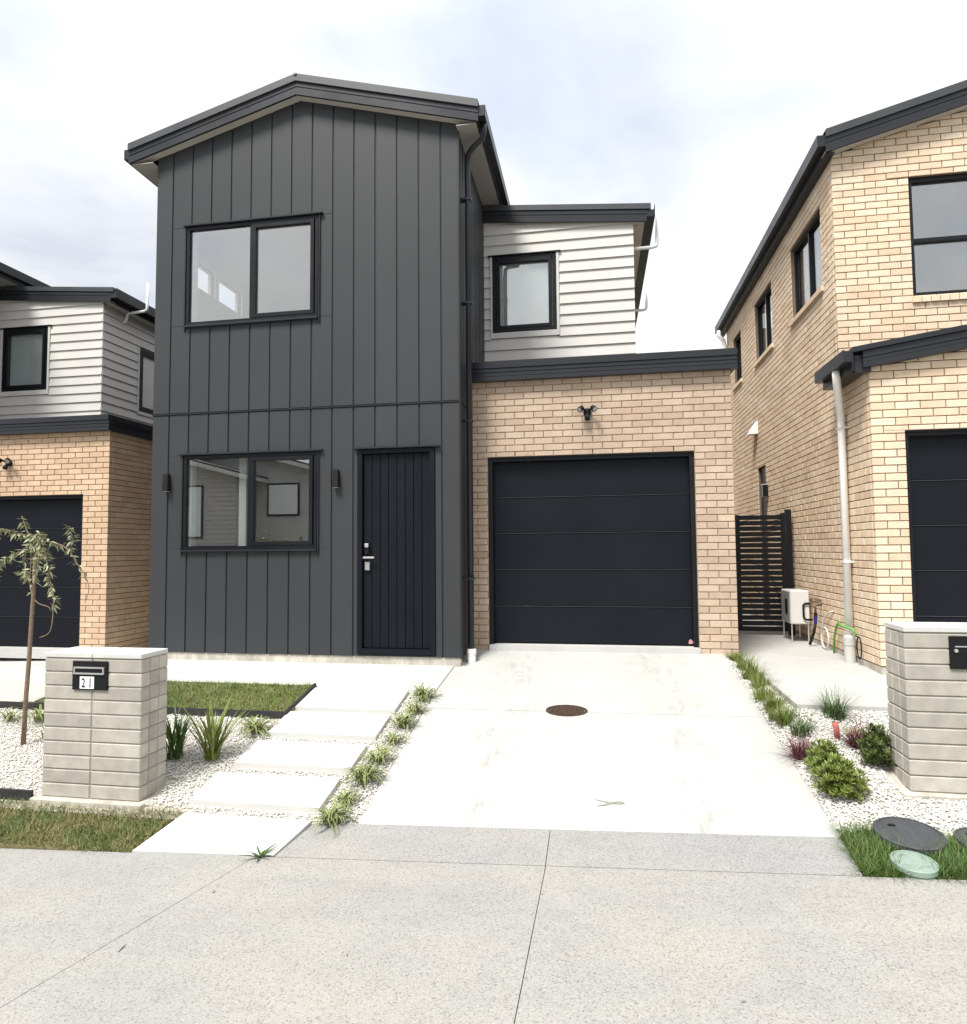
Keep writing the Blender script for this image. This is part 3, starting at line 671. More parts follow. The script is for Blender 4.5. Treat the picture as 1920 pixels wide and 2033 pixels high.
    tw.box(a-.028, a-.004, -.02, .04, c-.085, e).box(b+.004, b+.042, -.02, .04, c-.085, e).box(a-.004, b+.004, -.02, .035, c-.085, c-.004); tw.build('window_trim', M_trimw, wn)
    MB(lambda u, d, z: D(u, WY-d, z)).box(a-.06, b+.07, -.01, .055, e+.004, e+.02).build('head_flashing', M_alu, wn)
    if not full:
        w2 = window(H, lambda u, d, z: D(WX1+d, u, z), 10.29, 11.37, 2.92, 4.12, [(0,1,0,1)], .10, .06, .035, frost=.032)
        MB(lambda u, d, z: D(WX1+d, u, z)).box(10.262, 10.288, -.02, .04, 2.86, 4.14).box(11.372, 11.398, -.02, .04, 2.86, 4.14).box(10.288, 11.372, -.02, .036, 2.86, 2.918).build('window_trim', M_trimw, w2)
    RX1 = CX+.205; rz = lambda x: 4.93-.118*(x+1.51)-.0
    ft = lambda x: 4.972-.096*(x+1.5)
    f = B(); xa, xb_ = XR+.002, RX1
    za, zb = ft(xa), ft(xb_)
    for h0, h1, yy in ((-.055, 0, 0), (-.10, -.059, .006), (-.165, -.104, 0)): f.rake(xa, za, xb_, zb+.02, 9.298+yy, 9.326, h0, h1)
    f.build('upper_fascia', M_fascia, H)
    r_ = B(); r_.rake(xa, za, xb_+.06, zb+.02, 9.283, 15.8, .006, .085); r_.build('upper_roof', M_roof, H)
    B().rake(xa, za, xb_, zb+.02, 9.326, WY+.05, -.16, -.148).build('upper_soffit', M_soffit, H)
    B().box(CX, xb_-.02, WY+.05, 15.6, zb-.142, zb-.130).build('side_soffit', M_soffit, H)
    B().box(xb_-.028, xb_-.002, 9.327, 15.6, zb-.145, zb+.02).build('side_fascia', M_fascia, H)
    gt = B(); gt.box(xb_, xb_+.11, 9.31, 15.7, zb-.075, zb-.065).box(xb_+.11, xb_+.117, 9.295, 15.7, zb-.075, zb+.09).box(xb_, xb_+.11, 9.302, 9.31, zb-.075, zb+.02); gt.build('gutter', M_fascia, H)
    # overflow vents under the eave
    if full: vs = [[(.56,9.5,4.312),(.86,9.5,4.316),(.912,9.5,4.33),(.92,9.5,4.37),(.94,9.5,4.844)], [(.56,12,4.30),(.90,12,4.30),(.945,12,4.315),(.955,12,4.35),(.985,12,4.846)]]
    else: vs = [[(.36,9.85,4.45),(.42,9.85,4.47),(.46,9.85,4.60),(.50,9.85,4.63),(.80,9.85,4.64),(.85,9.85,4.67),(.855,9.85,4.72),(.86,9.85,5.16)]]
    for v_ in vs: tube_obj('overflow_vent', [D(*p) for p in v_], .024, M_white_pvc, H, 10)
    return H
MAIN = house((0, 0, 0), True, M_br_mid, 'two-storey house with dark vertical cladding, single brick garage and white upper storey')
house((-8.85, .65, -.27), False, M_br_left, 'house with orange-tan brick garage under pale weatherboards, beyond the weeping sapling')

# lamps on the facade
def wall_light(x, z, label):
    t = thing('wall_light', (x, 7.53, z-.11), label, 'wall light')
    m = MB(); m.hexa([(x-.04,7.45,z-.11),(x+.04,7.45,z-.11),(x+.04,7.529,z-.11),(x-.04,7.529,z-.11),(x-.04,7.475,z+.11),(x+.028,7.475,z+.11),(x+.028,7.529,z+.11),(x-.04,7.529,z+.11)]); m.build('lamp_body', M_dk, t, bevel=.005)
    MB().box(x-.03, x+.03, 7.46, 7.52, z-.117, z-.1101).build('lens', M_lgrey, t)
wall_light(-5.38, .874, 'black wedge wall light between the corner of the dark house and its lower window')
wall_light(-3.105, .868, 'black wedge wall light between the lower window and the front door')
def flood(x, y, z, label):
    t = thing('flood_light', (x, y, z), label, 'flood light')
    MB().lathe((0,0,0), [(.045,0),(.045,.03)], 14).build('x', M_dk) if False else None
    b = MB(lambda u, v, w: (x+u, y-w, z+v)); b.lathe((0,0,0), [(.05,.0),(.05,.035),(.03,.05)], 14)
    b.v = [(x+p[0], y-p[2], z+p[1]) for p in b.v]; b.build('base', M_dk, t)
    for s in (-1, 1):
        a = Vector((x+s*.02, y-.05, z+.01)); e = Vector((x+s*.062, y-.10, z+.04))
        q = MB(); q.tube([a, a+(e-a)*.5, e-(e-a)*.1, e, e+Vector((s*.03,-.035,-.035))], [.012,.014,.021,.033,.038], 14); q.build('lamp_head', M_dk, t, smooth=True)
        q = MB(); c = e+Vector((s*.031,-.036,-.036)); q.tube([c, c+Vector((s*.003,-.0035,-.0035))], .031, 14); q.build('lens', M_lgrey, t)
    q = MB(); q.tube([(x, y-.04, z-.03), (x, y-.07, z-.06), (x, y-.09, z-.10)], [.02,.03,.033], 12); q.build('sensor', M_dk, t, smooth=True)
flood(-.093, 8.10, 1.665, 'twin-head black security light on the tan brick above the closed garage door')
flood(-.093-8.85-.05, 8.75, 1.665-.27, 'security light on the orange-tan brick wall')

# ------------------------------------------------------------------ cream brick house on the right
def right_house():
    H = thing('house', (4.5, 11, -1.32), 'cream brick gabled house with white downpipe and black garage door', 'house')
    X, Y1, Y2, YE, Z0 = 2.845, 7.40, 8.23, 14.7, -1.42
    ztop = 4.66; SL = .262; gar_top = lambda x: 1.86+.155*(x-X)
    FW = (3.68, 5.35, 2.90, 4.33); GO = (3.17, 5.75, -1.42, 1.195)
    S1, S2, S3, SD = (8.69, 9.98, 3.27, 4.30), (11.06, 12.2, 3.28, 4.30), (13.35, 14.05, 3.30, 4.27), (11.78, 12.32, -1.42, 1.39)
    XE = 9.0; AX = (X+XE)/2
    gtop = lambda x: ztop+SL*(min(x, 2*AX-x)-X)
    w = MB()
    for (a, b, c, d) in rect_sub([(X+.011, XE, 1.7, ztop)], FW): w.box(a, b, Y2+.011, Y2+.12, c, d)
    w.prism([(X+.011, ztop), (XE, ztop), (AX, gtop(AX))], Y2+.011, Y2+.12)
    fw = w.build('front_wall', M_mortar, H)
    w = MB()
    for (a, b, c, d) in rect_sub([(X+.011, 6.4, Z0, 1.84)], GO): w.box(a, b, Y1+.011, Y1+.12, c, d)
    w.prism([(X+.011, 1.84), (6.4, 1.84), (6.4, gar_top(6.4)-.03), (X+.011, gar_top(X)-.02)], Y1+.011, Y1+.12)
    gw = w.build('garage_wall', M_mortar, H)
    rs = [(Y1+.12, Y2+.12, Z0, 1.9), (Y2+.12, YE, Z0, ztop)]
    w = MB()
    rr = rs
    for h in (S1, S2, S3, SD): rr = rect_sub(rr, h)
    for (a, b, c, d) in rr: w.box(X+.011, X+.12, a, b, c, d)
    w.box(X+.12, XE, YE-.1, YE, Z0, ztop)
    sw = w.build('side_wall', M_mortar, H)
    MB().box(X+.005, X+.2, Y1+.02, YE, -1.6, -1.247).build('foundation', M_found, H)
    MB().box(X+.007, 3.16, Y1+.006, Y1+.018, -1.6, -1.249).build('foundation', M_found, H)
    bk = Bricks(M_br_right)
    ZB = -1.24
    bk.wall(gw, '-Y', Y1, X, 6.4, ZB, 2.4, [GO], top=lambda u: gar_top(u)+.01)
    nC = int(round((1.9-ZB)/BC)); zz0 = ZB+nC*BC
    bk.wall(fw, '-Y', Y2, X, XE, zz0-2*BC, 6.2, [FW], top=lambda u: gtop(u)+.02, course0=nC)
    bk.wall(sw, '-X', X, Y1+.06, Y2, ZB, 1.95, [], course0=1)
    bk.wall(sw, '-X', X, Y2+.002, YE, ZB, zz0, [SD], course0=1, phase=-.06)
    bk.wall(sw, '-X', X, Y2+.06, YE, zz0, ztop, [S1, S2, S3], course0=1+nC)
    bk.finish()
    # windows
    wf = window(H, TY(Y2+.075), *FW, [(0,.5,0,.47),(.5,1,0,.47),(0,.5,.47,1),(.5,1,.47,1)], .05, .05, .03, frost=None)
    for k in range(18):
        x = FW[0]-.02+k*.098; MB().hexa([(x,Y2-.03,FW[2]-.085),(x+.088,Y2-.03,FW[2]-.085),(x+.088,Y2+.07,FW[2]-.07),(x,Y2+.07,FW[2]-.07),(x,Y2-.028,FW[2]-.018),(x+.088,Y2-.028,FW[2]-.018),(x+.088,Y2+.07,FW[2]+.0),(x,Y2+.07,FW[2]+.0)]).build('sill_brick', M_br_right, wf)
    for i, s_ in enumerate((S1, S2, S3)):
        ws_ = window(H, TXm(X+.075), *s_, [(0,.5,0,1),(.5,1,0,1)] if i < 2 else [(0,1,0,1)], .045, .05, .02)
        m = MB(); a, b, c, d = s_; m.hexa([(X-.035,a-.05,c-.085),(X+.07,a-.05,c-.07),(X+.07,b+.05,c-.07),(X-.035,b+.05,c-.085),(X-.033,a-.05,c-.02),(X+.07,a-.05,c),(X+.07,b+.05,c),(X-.033,b+.05,c-.02)]); m.build('sill', M_br_right, ws_)
    MB().box(3.2, 8.6, Y2+.9, Y2+.93, 2.2, 4.6).build('interior_wall', M_house_grey, H)
    MB().box(X+.9, X+.93, 8.5, 14.4, 2.2, 4.6).build('interior_wall', M_house_grey, H)
    MB().box(X+.045, X+.09, SD[0], SD[1], SD[2], SD[3]).build('side_door', M_alu, H)
    # main roof
    yf, yb = 8.08, 15.0; EX = 2.745; rk = lambda x: 4.812+SL*(min(x, 2*AX-x)-EX)
    for xa, xb_ in ((EX, AX), (AX, 2*AX-EX)):
        za, zb = rk(xa), rk(xb_)
        ro = MB().rake(xa, za, xb_, zb, yf, yb, .05, .10).build('roof_slope', M_roof, H)
        MB().rake(xa, za, xb_, zb, yf-.02, yf+.1, .012, .105).build('roof_flashing', M_roof, ro)
        b = MB()
        for h0, h1, yy in ((-.05, .008, 0), (-.10, -.054, .006), (-.165, -.104, 0)): b.rake(xa, za, xb_, zb, yf+yy, yf+.028, h0, h1)
        b.build('barge_board', M_fascia, H)
        MB().rake(xa, za, xb_, zb, yf+.028, Y2+.006, -.155, -.142).build('gable_soffit', M_soffit, H)
    zt = rk(EX)
    m = MB(); m.box(EX-.08, EX, yf+.02, yb, zt-.085, zt-.075).box(EX-.087, EX-.08, yf+.02, yb, zt-.085, zt+.06).box(EX-.08, EX, yf+.013, yf+.02, zt-.085, zt+.05); m.build('gutter', M_fascia, H)
    MB().box(EX+.001, EX+.03, yf+.03, yb, zt-.17, zt+.03).build('eave_fascia', M_fascia, H)
    MB().box(EX+.03, X+.005, yf+.03, yb, zt-.17, zt-.158).build('eave_soffit', M_fascia, H)
    tube_obj('rear_downpipe', [(2.67,14.6,4.66),(2.67,14.6,4.55),(2.76,14.62,4.45),(2.79,14.62,4.3),(2.79,14.62,-1.3)], .045, M_white_pvc, H)
    # garage roof and its gutter
    yf = 7.30; rg = lambda x: 1.995+.155*(x-2.72)
    MB().rake(2.66, rg(2.66), 6.6, rg(6.6), yf, Y2+.005, .035, .08).build('garage_roof', M_roof, H)
    b = MB()
    for h0, h1, yy in ((.028, .082, -.022), (-.045, .022, 0), (-.09, -.049, .007), (-.15, -.094, 0)): b.rake(2.76 if h0 < 0 else 2.655, rg(2.76 if h0 < 0 else 2.655), 6.6, rg(6.6), yf+yy, yf+.09, h0, h1)
    b.build('garage_barge', M_fascia, H)
    m = MB(); m.box(2.575, 2.655, 7.29, 8.22, 1.915, 1.925).box(2.568, 2.575, 7.285, 8.22, 1.915, 2.045).box(2.575, 2.655, 7.285, 7.292, 1.915, 2.03).box(2.656, 2.685, 7.335, 8.22, 1.83, 2.01).box(2.686, 2.84, 7.395, 8.22, 1.83, 1.845)
    m.box(2.69, 2.845, 7.335, 7.395, 1.81, 1.99); m.build('garage_gutter', M_fascia, H)
    dp = tube_obj('downpipe', [(2.615,7.66,1.93),(2.615,7.66,1.84),(2.64,7.72,1.76),(2.75,7.99,1.56),(2.782,8.055,1.48),(2.785,8.06,1.40),(2.785,8.06,-1.02)], .041, M_white_pvc, H, 14)
    for z in (1.35, -.18): MB().box(2.74, 2.852, 8.01, 8.108, z-.008, z+.008).build('pipe_bracket', M_white_pvc, dp)
    MB().lathe((2.783,8.06,0), [(.058,-1.34),(.058,-1.12),(.064,-1.115),(.066,-1.03),(.05,-1.0)], 18).build('drain_collar', M_grey_pvc, dp)
    # garage door
    gd = MB(); x0, x1, z0, z1 = GO
    gd.box(x0-.003, x0+.05, Y1+.05, Y1+.115, -1.3, z1).box(x1-.05, x1, Y1+.05, Y1+.115, -1.3, z1).box(x0+.05, x1-.05, Y1+.05, Y1+.115, z1-.055, z1).box(x0-.003, x1, Y1+.03, Y1+.055, z1-.02, z1+.002)
    go = gd.build('garage_door', M_alu, H)
    for i in range(5):
        b1 = 1.145-.47*i-.004; a1 = 1.145-.47*(i+1)+.004
        MB().box(x0+.048, x1-.048, Y1+.125, Y1+.165, a1, b1).build('door_panel', M_black, go, bevel=.006)
        if i: MB().box(x0+.048, x1-.048, Y1+.118, Y1+.13, b1+.0015, b1+.0065).build('panel_seam_highlight', M_seam_highlight, go)  # joint highlight painted as a paler strip
    # vent hood
    m = MB(); m.add([(X-.001,12.2,2.0),(X-.16,12.2,2.0),(X-.001,12.2,2.24),(X-.001,12.42,2.0),(X-.16,12.42,2.0),(X-.001,12.42,2.24)], [(0,1,2),(3,5,4),(0,3,4,1),(1,4,5,2),(2,5,3,0)]); m.build('vent_hood', M_white_pvc, H)
    return H
right_house()
t = thing('meter_box', (2.845, 11.6, .83), 'small dark grey box mounted on the cream brick wall above the black gate', 'meter box')
MB().box(2.74, 2.8445, 11.62, 11.70, .83, 1.05).build('box_body', M_lgrey, t, bevel=.006); MB().box(2.735, 2.7399, 11.625, 11.695, .85, 1.03).build('box_cover', M_dk, t)
MB().box(2.75, 2.835, 11.610, 11.6199, .845, 1.035).build('box_end', M_dk, t)

# ------------------------------------------------------------------ gate between the houses
t = thing('gate', (2.2, 10.25, -1.28), 'black slatted side gate between the two brick walls', 'gate')
MB().box(2.725, 2.80, 10.20, 10.28, -1.285, .54).build('gate_post', M_alu, t); MB().box(2.66, 2.715, 10.22, 10.26, -1.235, .49).build('stile', M_alu, t); MB().box(1.605, 1.66, 10.22, 10.26, -1.235, .49).build('stile', M_alu, t)
for k in range(21):
    z = -1.235+k*.0815; MB().box(1.66, 2.66, 10.226, 10.25, z, z+.066).build('slat', M_alu, t)
MB().box(2.03, 2.09, 10.252, 10.275, -1.2, .47).build('brace', M_alu, t)
t = thing('timber_fence', (2.2, 15.5, -1.28), 'pale boundary fence glimpsed through the black gate', 'fence')
for k in range(10): MB().box(1.3+k*.18, 1.3+k*.18+.172, 15.6, 15.62, -1.4, .25+random.uniform(-.01,.01)).build('paling', M_trimw, t)

# ------------------------------------------------------------------ small things by the side wall
t = thing('outdoor_unit', (2.68, 9.65, -1.28), 'white boxy outdoor unit on thin legs beside the black gate', 'outdoor unit')
bx = MB().box(2.56, 2.80, 9.5, 9.95, -1.05, -.60).build('casing', M_white, t, bevel=.012)
MB().box(2.552, 2.5599, 9.53, 9.92, -1.03, -.62).build('side_grille', M_lgrey, t); MB().box(2.546, 2.5519, 9.62, 9.72, -.92, -.72).build('side_handle', M_dk, t)
for x, y in ((2.575, 9.53), (2.575, 9.92), (2.785, 9.53), (2.785, 9.92)): MB().tube([(x, y, -1.292), (x, y, -1.049)], .011, 8).build('leg', M_steel, t)
MB().tube([(2.79, 9.485, -.77), (2.74, 9.485, -.77), (2.715, 9.48, -.79), (2.715, 9.48, -.95), (2.74, 9.47, -.985), (2.82, 9.47, -.985)], .014, 8).build('lagged_pipe', M_dk, t, smooth=True)
t = thing('garden_tap', (2.82, 9.15, -.8), 'dark brass tap on the cream brick wall with a blue connector', 'tap')
MB().tube([(2.845, 9.15, -.76), (2.79, 9.15, -.76), (2.765, 9.15, -.78), (2.765, 9.15, -.86)], .014, 8).build('spout', M_brass, t, smooth=True)
MB().tube([(2.79, 9.12, -.73), (2.79, 9.18, -.73)], .008, 6).build('tap_handle', M_brass, t); MB().tube([(2.845, 9.15, -.70), (2.83, 9.4, -.70), (2.83, 9.6, -.72)], .007, 6).build('feed_pipe', M_brass, t)
MB().tube([(2.765, 9.15, -.861), (2.765, 9.15, -.90)], .02, 10).build('coupling', M_dk, t); MB().tube([(2.765, 9.15, -.901), (2.76, 9.15, -1.0)], [.024, .02], 10).build('blue_connector', M_blue, t)
o = MB().tube([(2.76, 9.15, -1.001), (2.74, 9.16, -1.12), (2.70, 9.17, -1.24), (2.69, 9.175, -1.275)], .018, 8).build('drain_hose', M_dk, None, smooth=True); tag(o, 'short dark hose hanging from the blue tap connector', 'hose')
o = MB().tube([(2.835, 8.72, -.80), (2.82, 8.80, -.82), (2.80, 8.93, -.90), (2.79, 8.98, -1.02)]+[(2.79, 8.90+.13*math.cos(a), -1.15+.13*math.sin(a)) for a in np.linspace(.9, .9+2*math.pi*1.9, 40)], .011, 8).build('coiled_hose', M_hosew, None, smooth=True); tag(o, 'coiled white hose hanging on the brick wall left of the white downpipe', 'hose')
o = MB().tube([(2.80, 8.62, -1.29), (2.80, 8.60, -1.1), (2.80, 8.50, -.95), (2.79, 8.38, -.90), (2.70, 8.15, -.88), (2.70, 8.05, -.90), (2.79, 7.96, -.93), (2.80, 7.92, -1.0)], .014, 8).build('garden_hose', M_hoseg, None, smooth=True); tag(o, 'green garden hose looped behind the white downpipe', 'hose')
o = MB().tube([(2.80, 7.92, -1.0)]+[(2.81, 7.86+.06*math.sin(a), -1.12+.12*math.cos(a)) for a in np.linspace(0, 2*math.pi, 20)], .007, 6).build('hose_loop', M_dk, None, smooth=True); tag(o, 'thin black loop of tubing right of the white downpipe', 'tubing')

# ------------------------------------------------------------------ letterbox pillars
def pillar(x0, y0, zb, label, number):
    t = thing('letterbox_pillar', (x0+.42, y0+.15, zb), label, 'letterbox pillar')
    W_, D_, n, p = .84, .31, 10, .1053
    MB().box(x0+.008, x0+W_-.008, y0+.008, y0+D_-.008, zb-.02, zb+n*p).build('core', M_blockmortar, t)
    lw, dw = (W_-.007)/2, (D_-.012)/3
    me = MB().box(0, lw, 0, dw, 0, p-.0075).mesh('block', M_block, bevel=.006)
    for i in range(n):
        for j in range(2):
            for k in range(3): link('block', me, t, (x0+j*(lw+.007)-t.location[0]+random.uniform(-.0012, .0012), y0+k*(dw+.006)-t.location[1], zb+i*p-t.location[2]))
    for j in range(2): MB().box(x0-.002+j*(lw+.0055), x0-.002+j*(lw+.0055)+lw+.0015, y0-.004, y0+D_+.002, zb+n*p+.001, zb+n*p+.037).build('cap_block', M_cap, t, bevel=.004)
    MB().box(x0-.06, x0+W_+.05, y0-.05, y0+D_+.05, zb-.14, zb-.004).build('footing', M_found, t, bevel=.008)
    # letterbox set into the front face
    bx0 = x0+.258 if number else x0+.27; bz0, bz1 = zb+.815, zb+1.032
    lb = MB().box(bx0, bx0+.30, y0-.016, y0+.03, bz0, bz1).build('letterbox', M_dk, t, bevel=.003)
    if number:
        m = MB(); a, b, c, d = bx0+.018, bx0+.28, bz1-.098, bz1-.042; q = .012
        m.box(a, b, y0-.026, y0-.0165, c, c+q).box(a, b, y0-.026, y0-.0165, d-q, d).box(a, a+q, y0-.026, y0-.0165, c+q, d-q).box(b-q, b, y0-.026, y0-.0165, c+q, d-q); m.build('slot_rim', M_steel, lb)
        MB().box(a+q, b-q, y0-.018, y0-.0165, c+q, d-q).build('slot', M_alu, lb)
        nx, nz = bx0+.070, bz1-.207
        MB().box(nx, nx+.122, y0-.019, y0-.0165, nz, nz+.092).build('number_plate', mat('plate_white', (.78, .80, .80), .5, .03), lb)
        for ch, xx in (('2', nx+.016), ('1', nx+.074)):
            fc = bpy.data.curves.new('digit', 'FONT'); fc.body = ch; fc.size = .098; fc.extrude = .0006; fc.offset = .0012
            tmp = bpy.data.objects.new('tmp', fc); COL.objects.link(tmp); dg = bpy.context.evaluated_depsgraph_get(); me2 = bpy.data.meshes.new_from_object(tmp.evaluated_get(dg)); bpy.data.objects.remove(tmp)
            me2.materials.clear(); me2.materials.append(M_dk)
            o = link('digit', me2, lb); o.location = (xx, y0-.0198, nz+.011); o.rotation_euler = (R(90), 0, 0); o.scale = (.66, 1, 1)
    else:
        MB().tube([(bx0+.035, y0-.016, bz1-.095), (bx0+.035, y0-.024, bz1-.095)], .012, 14).build('lock', M_steel, lb)
        MB().box(bx0+.03, bx0+.29, y0-.021, y0-.0165, bz1-.072, bz1-.064).build('flap_edge', M_lgrey, lb)
    return t
pillar(-4.25, 4.50, -1.866, 'grey concrete block letterbox pillar bearing the number 21', True)
pillar(2.035, 4.90, -1.640, 'grey concrete block letterbox pillar with a keyhole lock beside the shrubs', False)

# ------------------------------------------------------------------ stepping slabs, edging, covers
pv = [(-2.96,-1.94,6.135,6.60), (-2.97,-1.95,5.615,6.04), (-2.985,-1.975,5.088,5.47), (-3.035,-2.0,4.55,4.935), (-3.08,-2.03,4.005,4.40)]
pn = ['topmost, against the terrace', 'second below the terrace', 'middle one of five', 'second above the footpath', 'lowest, touching the footpath']
for (a, b, c, d), s in zip(pv, pn):
    last = c < 4.1
    sl_ = sheet('stepping_slab', (lambda x, y: (h_path(x)+.006)*(4.4-y)/.4+(h_left(x, 4.4)+.014)*(y-4.0)/.4) if last else (lambda x, y: h_left(x, y)+.016), [0, .5, 1], [c, d], M_slab, .06, None, None, (lambda y: (-3.08+(y-4.0)*.30, -2.072+(y-4.005)*.20)) if last else (lambda y, a=a, b=b: (a, b)))
    tag(sl_, 'white concrete stepping slab beside the driveway, '+s, 'paving slab', 'stepping slabs beside the driveway')
def edging(pts, label):
    t = thing('garden_edging', (pts[0][0], pts[0][1], h_left(pts[0][0], pts[0][1])-.05), label, 'edging')
    for (a, b), (c, d) in zip(pts[:-1], pts[1:]):
        n = Vector((d-b, -(c-a), 0)).normalized()*.012; z0, z1 = h_left(a, b), h_left(c, d)
        ps = [(a+n.x,b+n.y),(c+n.x,d+n.y),(c-n.x,d-n.y),(a-n.x,b-n.y)]; zs = [z0,z1,z1,z0]
        MB().hexa([(p[0],p[1],z-.1) for p, z in zip(ps, zs)]+[(p[0],p[1],z+.045) for p, z in zip(ps, zs)]).build('edging_board', M_timber, t)
edging([(-6.2,5.96),(-2.98,5.96)], 'black timber edging along the front of the lawn'); edging([(-2.978,5.95),(-2.978,6.08)], 'short black timber return at the lawn corner'); edging([(-2.975,6.10),(-2.975,6.64)], 'black timber edging between the lawn and the topmost slab')
edging([(-6.5,4.49),(-4.32,4.49)], 'black timber edging behind the verge, left of the numbered pillar')
c = (-.31, 6.27, h_drive(-.31, 6.27))
tilt = Matrix.Translation(Vector(c)) @ Matrix.Rotation(math.atan((h_drive(-.31,6.6)-h_drive(-.31,6.0))/.6), 4, 'X')
def tilted(b): b.v = [tuple(tilt @ Vector((p[0], p[1]*.64, p[2]))) for p in b.v]; return b      # an oval casting
t = thing('drain_cover', c, 'oval rusty brown drain cover in the driveway', 'drain cover')
tilted(MB().lathe((0,0,0), [(.195,-.03),(.195,.007),(.172,.008),(.170,-.004)], 40)).build('rim', M_rust, t)
tilted(MB().lathe((0,0,0), [(.168,-.02),(.168,.003)], 40)).build('lid', M_rust, t)
for k in range(-5, 6):
    x = k*.028; l = math.sqrt(max(.16**2-x*x, .001)); tilted(MB().box(x-.008, x+.008, -l, l, .0031, .009)).build('rib', M_rust, t)
def lid(x, y, z, r, hgt, m, label, tilt_):
    t = thing('service_lid', (x, y, z), label, 'lid'); M4 = Matrix.Translation(Vector((x, y, z))) @ Matrix.Rotation(tilt_, 4, 'X')
    def tt(b): b.v = [tuple(M4 @ Vector(p)) for p in b.v]; return b
    tt(MB().lathe((0,0,0), [(r*.93,-.16),(r*.93,hgt-.03),(r,hgt-.03),(r,hgt-.004),(r*.97,hgt),(r*.9,hgt),(r*.895,hgt-.004)], 40)).build('lid_disc', m, t)
    if r > .12: tt(MB().box(-r*.45, -r*.25, r*.35, r*.45, hgt-.0039, hgt+.002)).build('lid_slot', M_dk, t)
lid(1.805, 4.40, h_right(1.805,4.40), .188, .06, M_lid, 'large dark grey round lid standing proud of the grass', .10)
lid(2.20, 4.38, h_right(2.2,4.38), .15, .05, M_lid, 'smaller dark grey round lid at the pillar side of the large one', .08)
lid(1.70, 4.095, h_right(1.70,4.10)-.01, .116, .055, M_glid, 'mint green round lid half hidden in the grass', .08)
z = h_right(1.814, 5.595)
o = MB().tube([(1.814,5.595,z-.04),(1.812,5.59,z+.05),(1.80,5.585,z+.115)], [.022,.021,.023], 10).build('marker_stub', M_red, None, smooth=True); tag(o, 'weathered red stub poking out of the white gravel', 'marker')
# a forked scrap lying on the driveway, bits on the footpath
m = MB(); zf = lambda x, y: h_drive(x, y)+.0045
out = [(.155,4.745),(.135,4.765),(.10,4.762),(.06,4.752),(.02,4.762),(-.05,4.782),(.02,4.752),(.045,4.744),(.01,4.72),(-.035,4.70),(.03,4.712),(.07,4.732),(.11,4.728),(.14,4.732)]
n = len(out); m.add([(x,y,zf(x,y)) for x,y in out]+[(x,y,zf(x,y)-.004) for x,y in out], [tuple(range(n)), tuple(range(2*n-1,n-1,-1))]+[(i,i+n,(i+1)%n+n,(i+1)%n) for i in range(n)])
o = m.build('leaf_scrap', M_litter); tag(o, 'grey forked scrap lying flat on the driveway', 'litter')
for i, (x, y) in enumerate([(-2.35,3.0),(-1.2,3.05),(.55,2.9),(.35,2.55),(-2.2,3.55)]):
    z = h_path(x); a = random.uniform(0, 3.1); L = .010 if i else .03
    o = MB().tube([(x-L*math.cos(a), y-L*math.sin(a), z+.004), (x, y, z+.006), (x+L*math.cos(a), y+L*math.sin(a)*.8, z+.004)], [.002,.004,.002], 6).build('twig', M_litter); tag(o, 'tiny dark bit of litter on the footpath', 'litter', 'bits of litter on the footpath')

# ------------------------------------------------------------------ planting
def ribbon(L, w, bend, nseg=6, strips=1, fold=.25):
    b = MB(); x = z = 0; ang = math.pi/2*.97; pts = [(0, 0)]
    for i in range(nseg):
        ang -= bend*(.35+1.3*i/nseg)/nseg; x += L/nseg*math.cos(ang); z += L/nseg*math.sin(ang); pts.append((x, z))
    us = [-1, -.5, .5, 1] if strips == 3 else [-1, 0, 1]
    for i, (px, pz) in enumerate(pts):
        t_ = i/nseg; ww = w*(.55+1.1*t_ if t_ < .35 else .935*(1-((t_-.35)/.65)**2.2)+.02)*.5
        for u in us: b.v.append((px, u*ww, pz+abs(u)*ww*fold))
    k = len(us)
    for i in range(nseg):
        for j in range(k-1):
            b.f.append((i*k+j, i*k+j+1, (i+1)*k+j+1, (i+1)*k+j)); b.mi.append(1 if strips == 3 and j in (0, 2) else 0)
    return b
def leafset(name, specs, mats, strips=1): return [ribbon(L, w, be, 7, strips).mesh(name, mats, smooth=True, fix=False) for L, w, be in specs]
LIRI = leafset('leaf', [(random.uniform(.17,.27), random.uniform(.012,.018), random.uniform(1.2,2.7)) for _ in range(10)], [M_leaf, M_leafe], 3)
IRIS = leafset('leaf', [(random.uniform(.38,.66), random.uniform(.017,.026), random.uniform(.15,1.1)) for _ in range(12)], [M_leaf])
IRISY = leafset('leaf', [(random.uniform(.38,.66), random.uniform(.017,.026), random.uniform(.2,1.2)) for _ in range(12)], [M_leafy])
def strappy(x, y, z, leaves, n, lean, label, group=None, sc=1.0, spread=.02):
    t = thing('strappy_plant', (x, y, z-.015), label, 'plant', group)
    for k in range(n):
        a = 2*math.pi*k/n*2.4+random.uniform(-.3, .3); s = sc*random.uniform(.72, 1.12)
        o = link('leaf', random.choice(leaves), t, (random.uniform(-spread,spread), random.uniform(-spread,spread), random.uniform(-.005,.01)), 0, (s, s, s))
        o.rotation_euler = (random.uniform(-.15,.15), random.uniform(*lean), a)
    return t
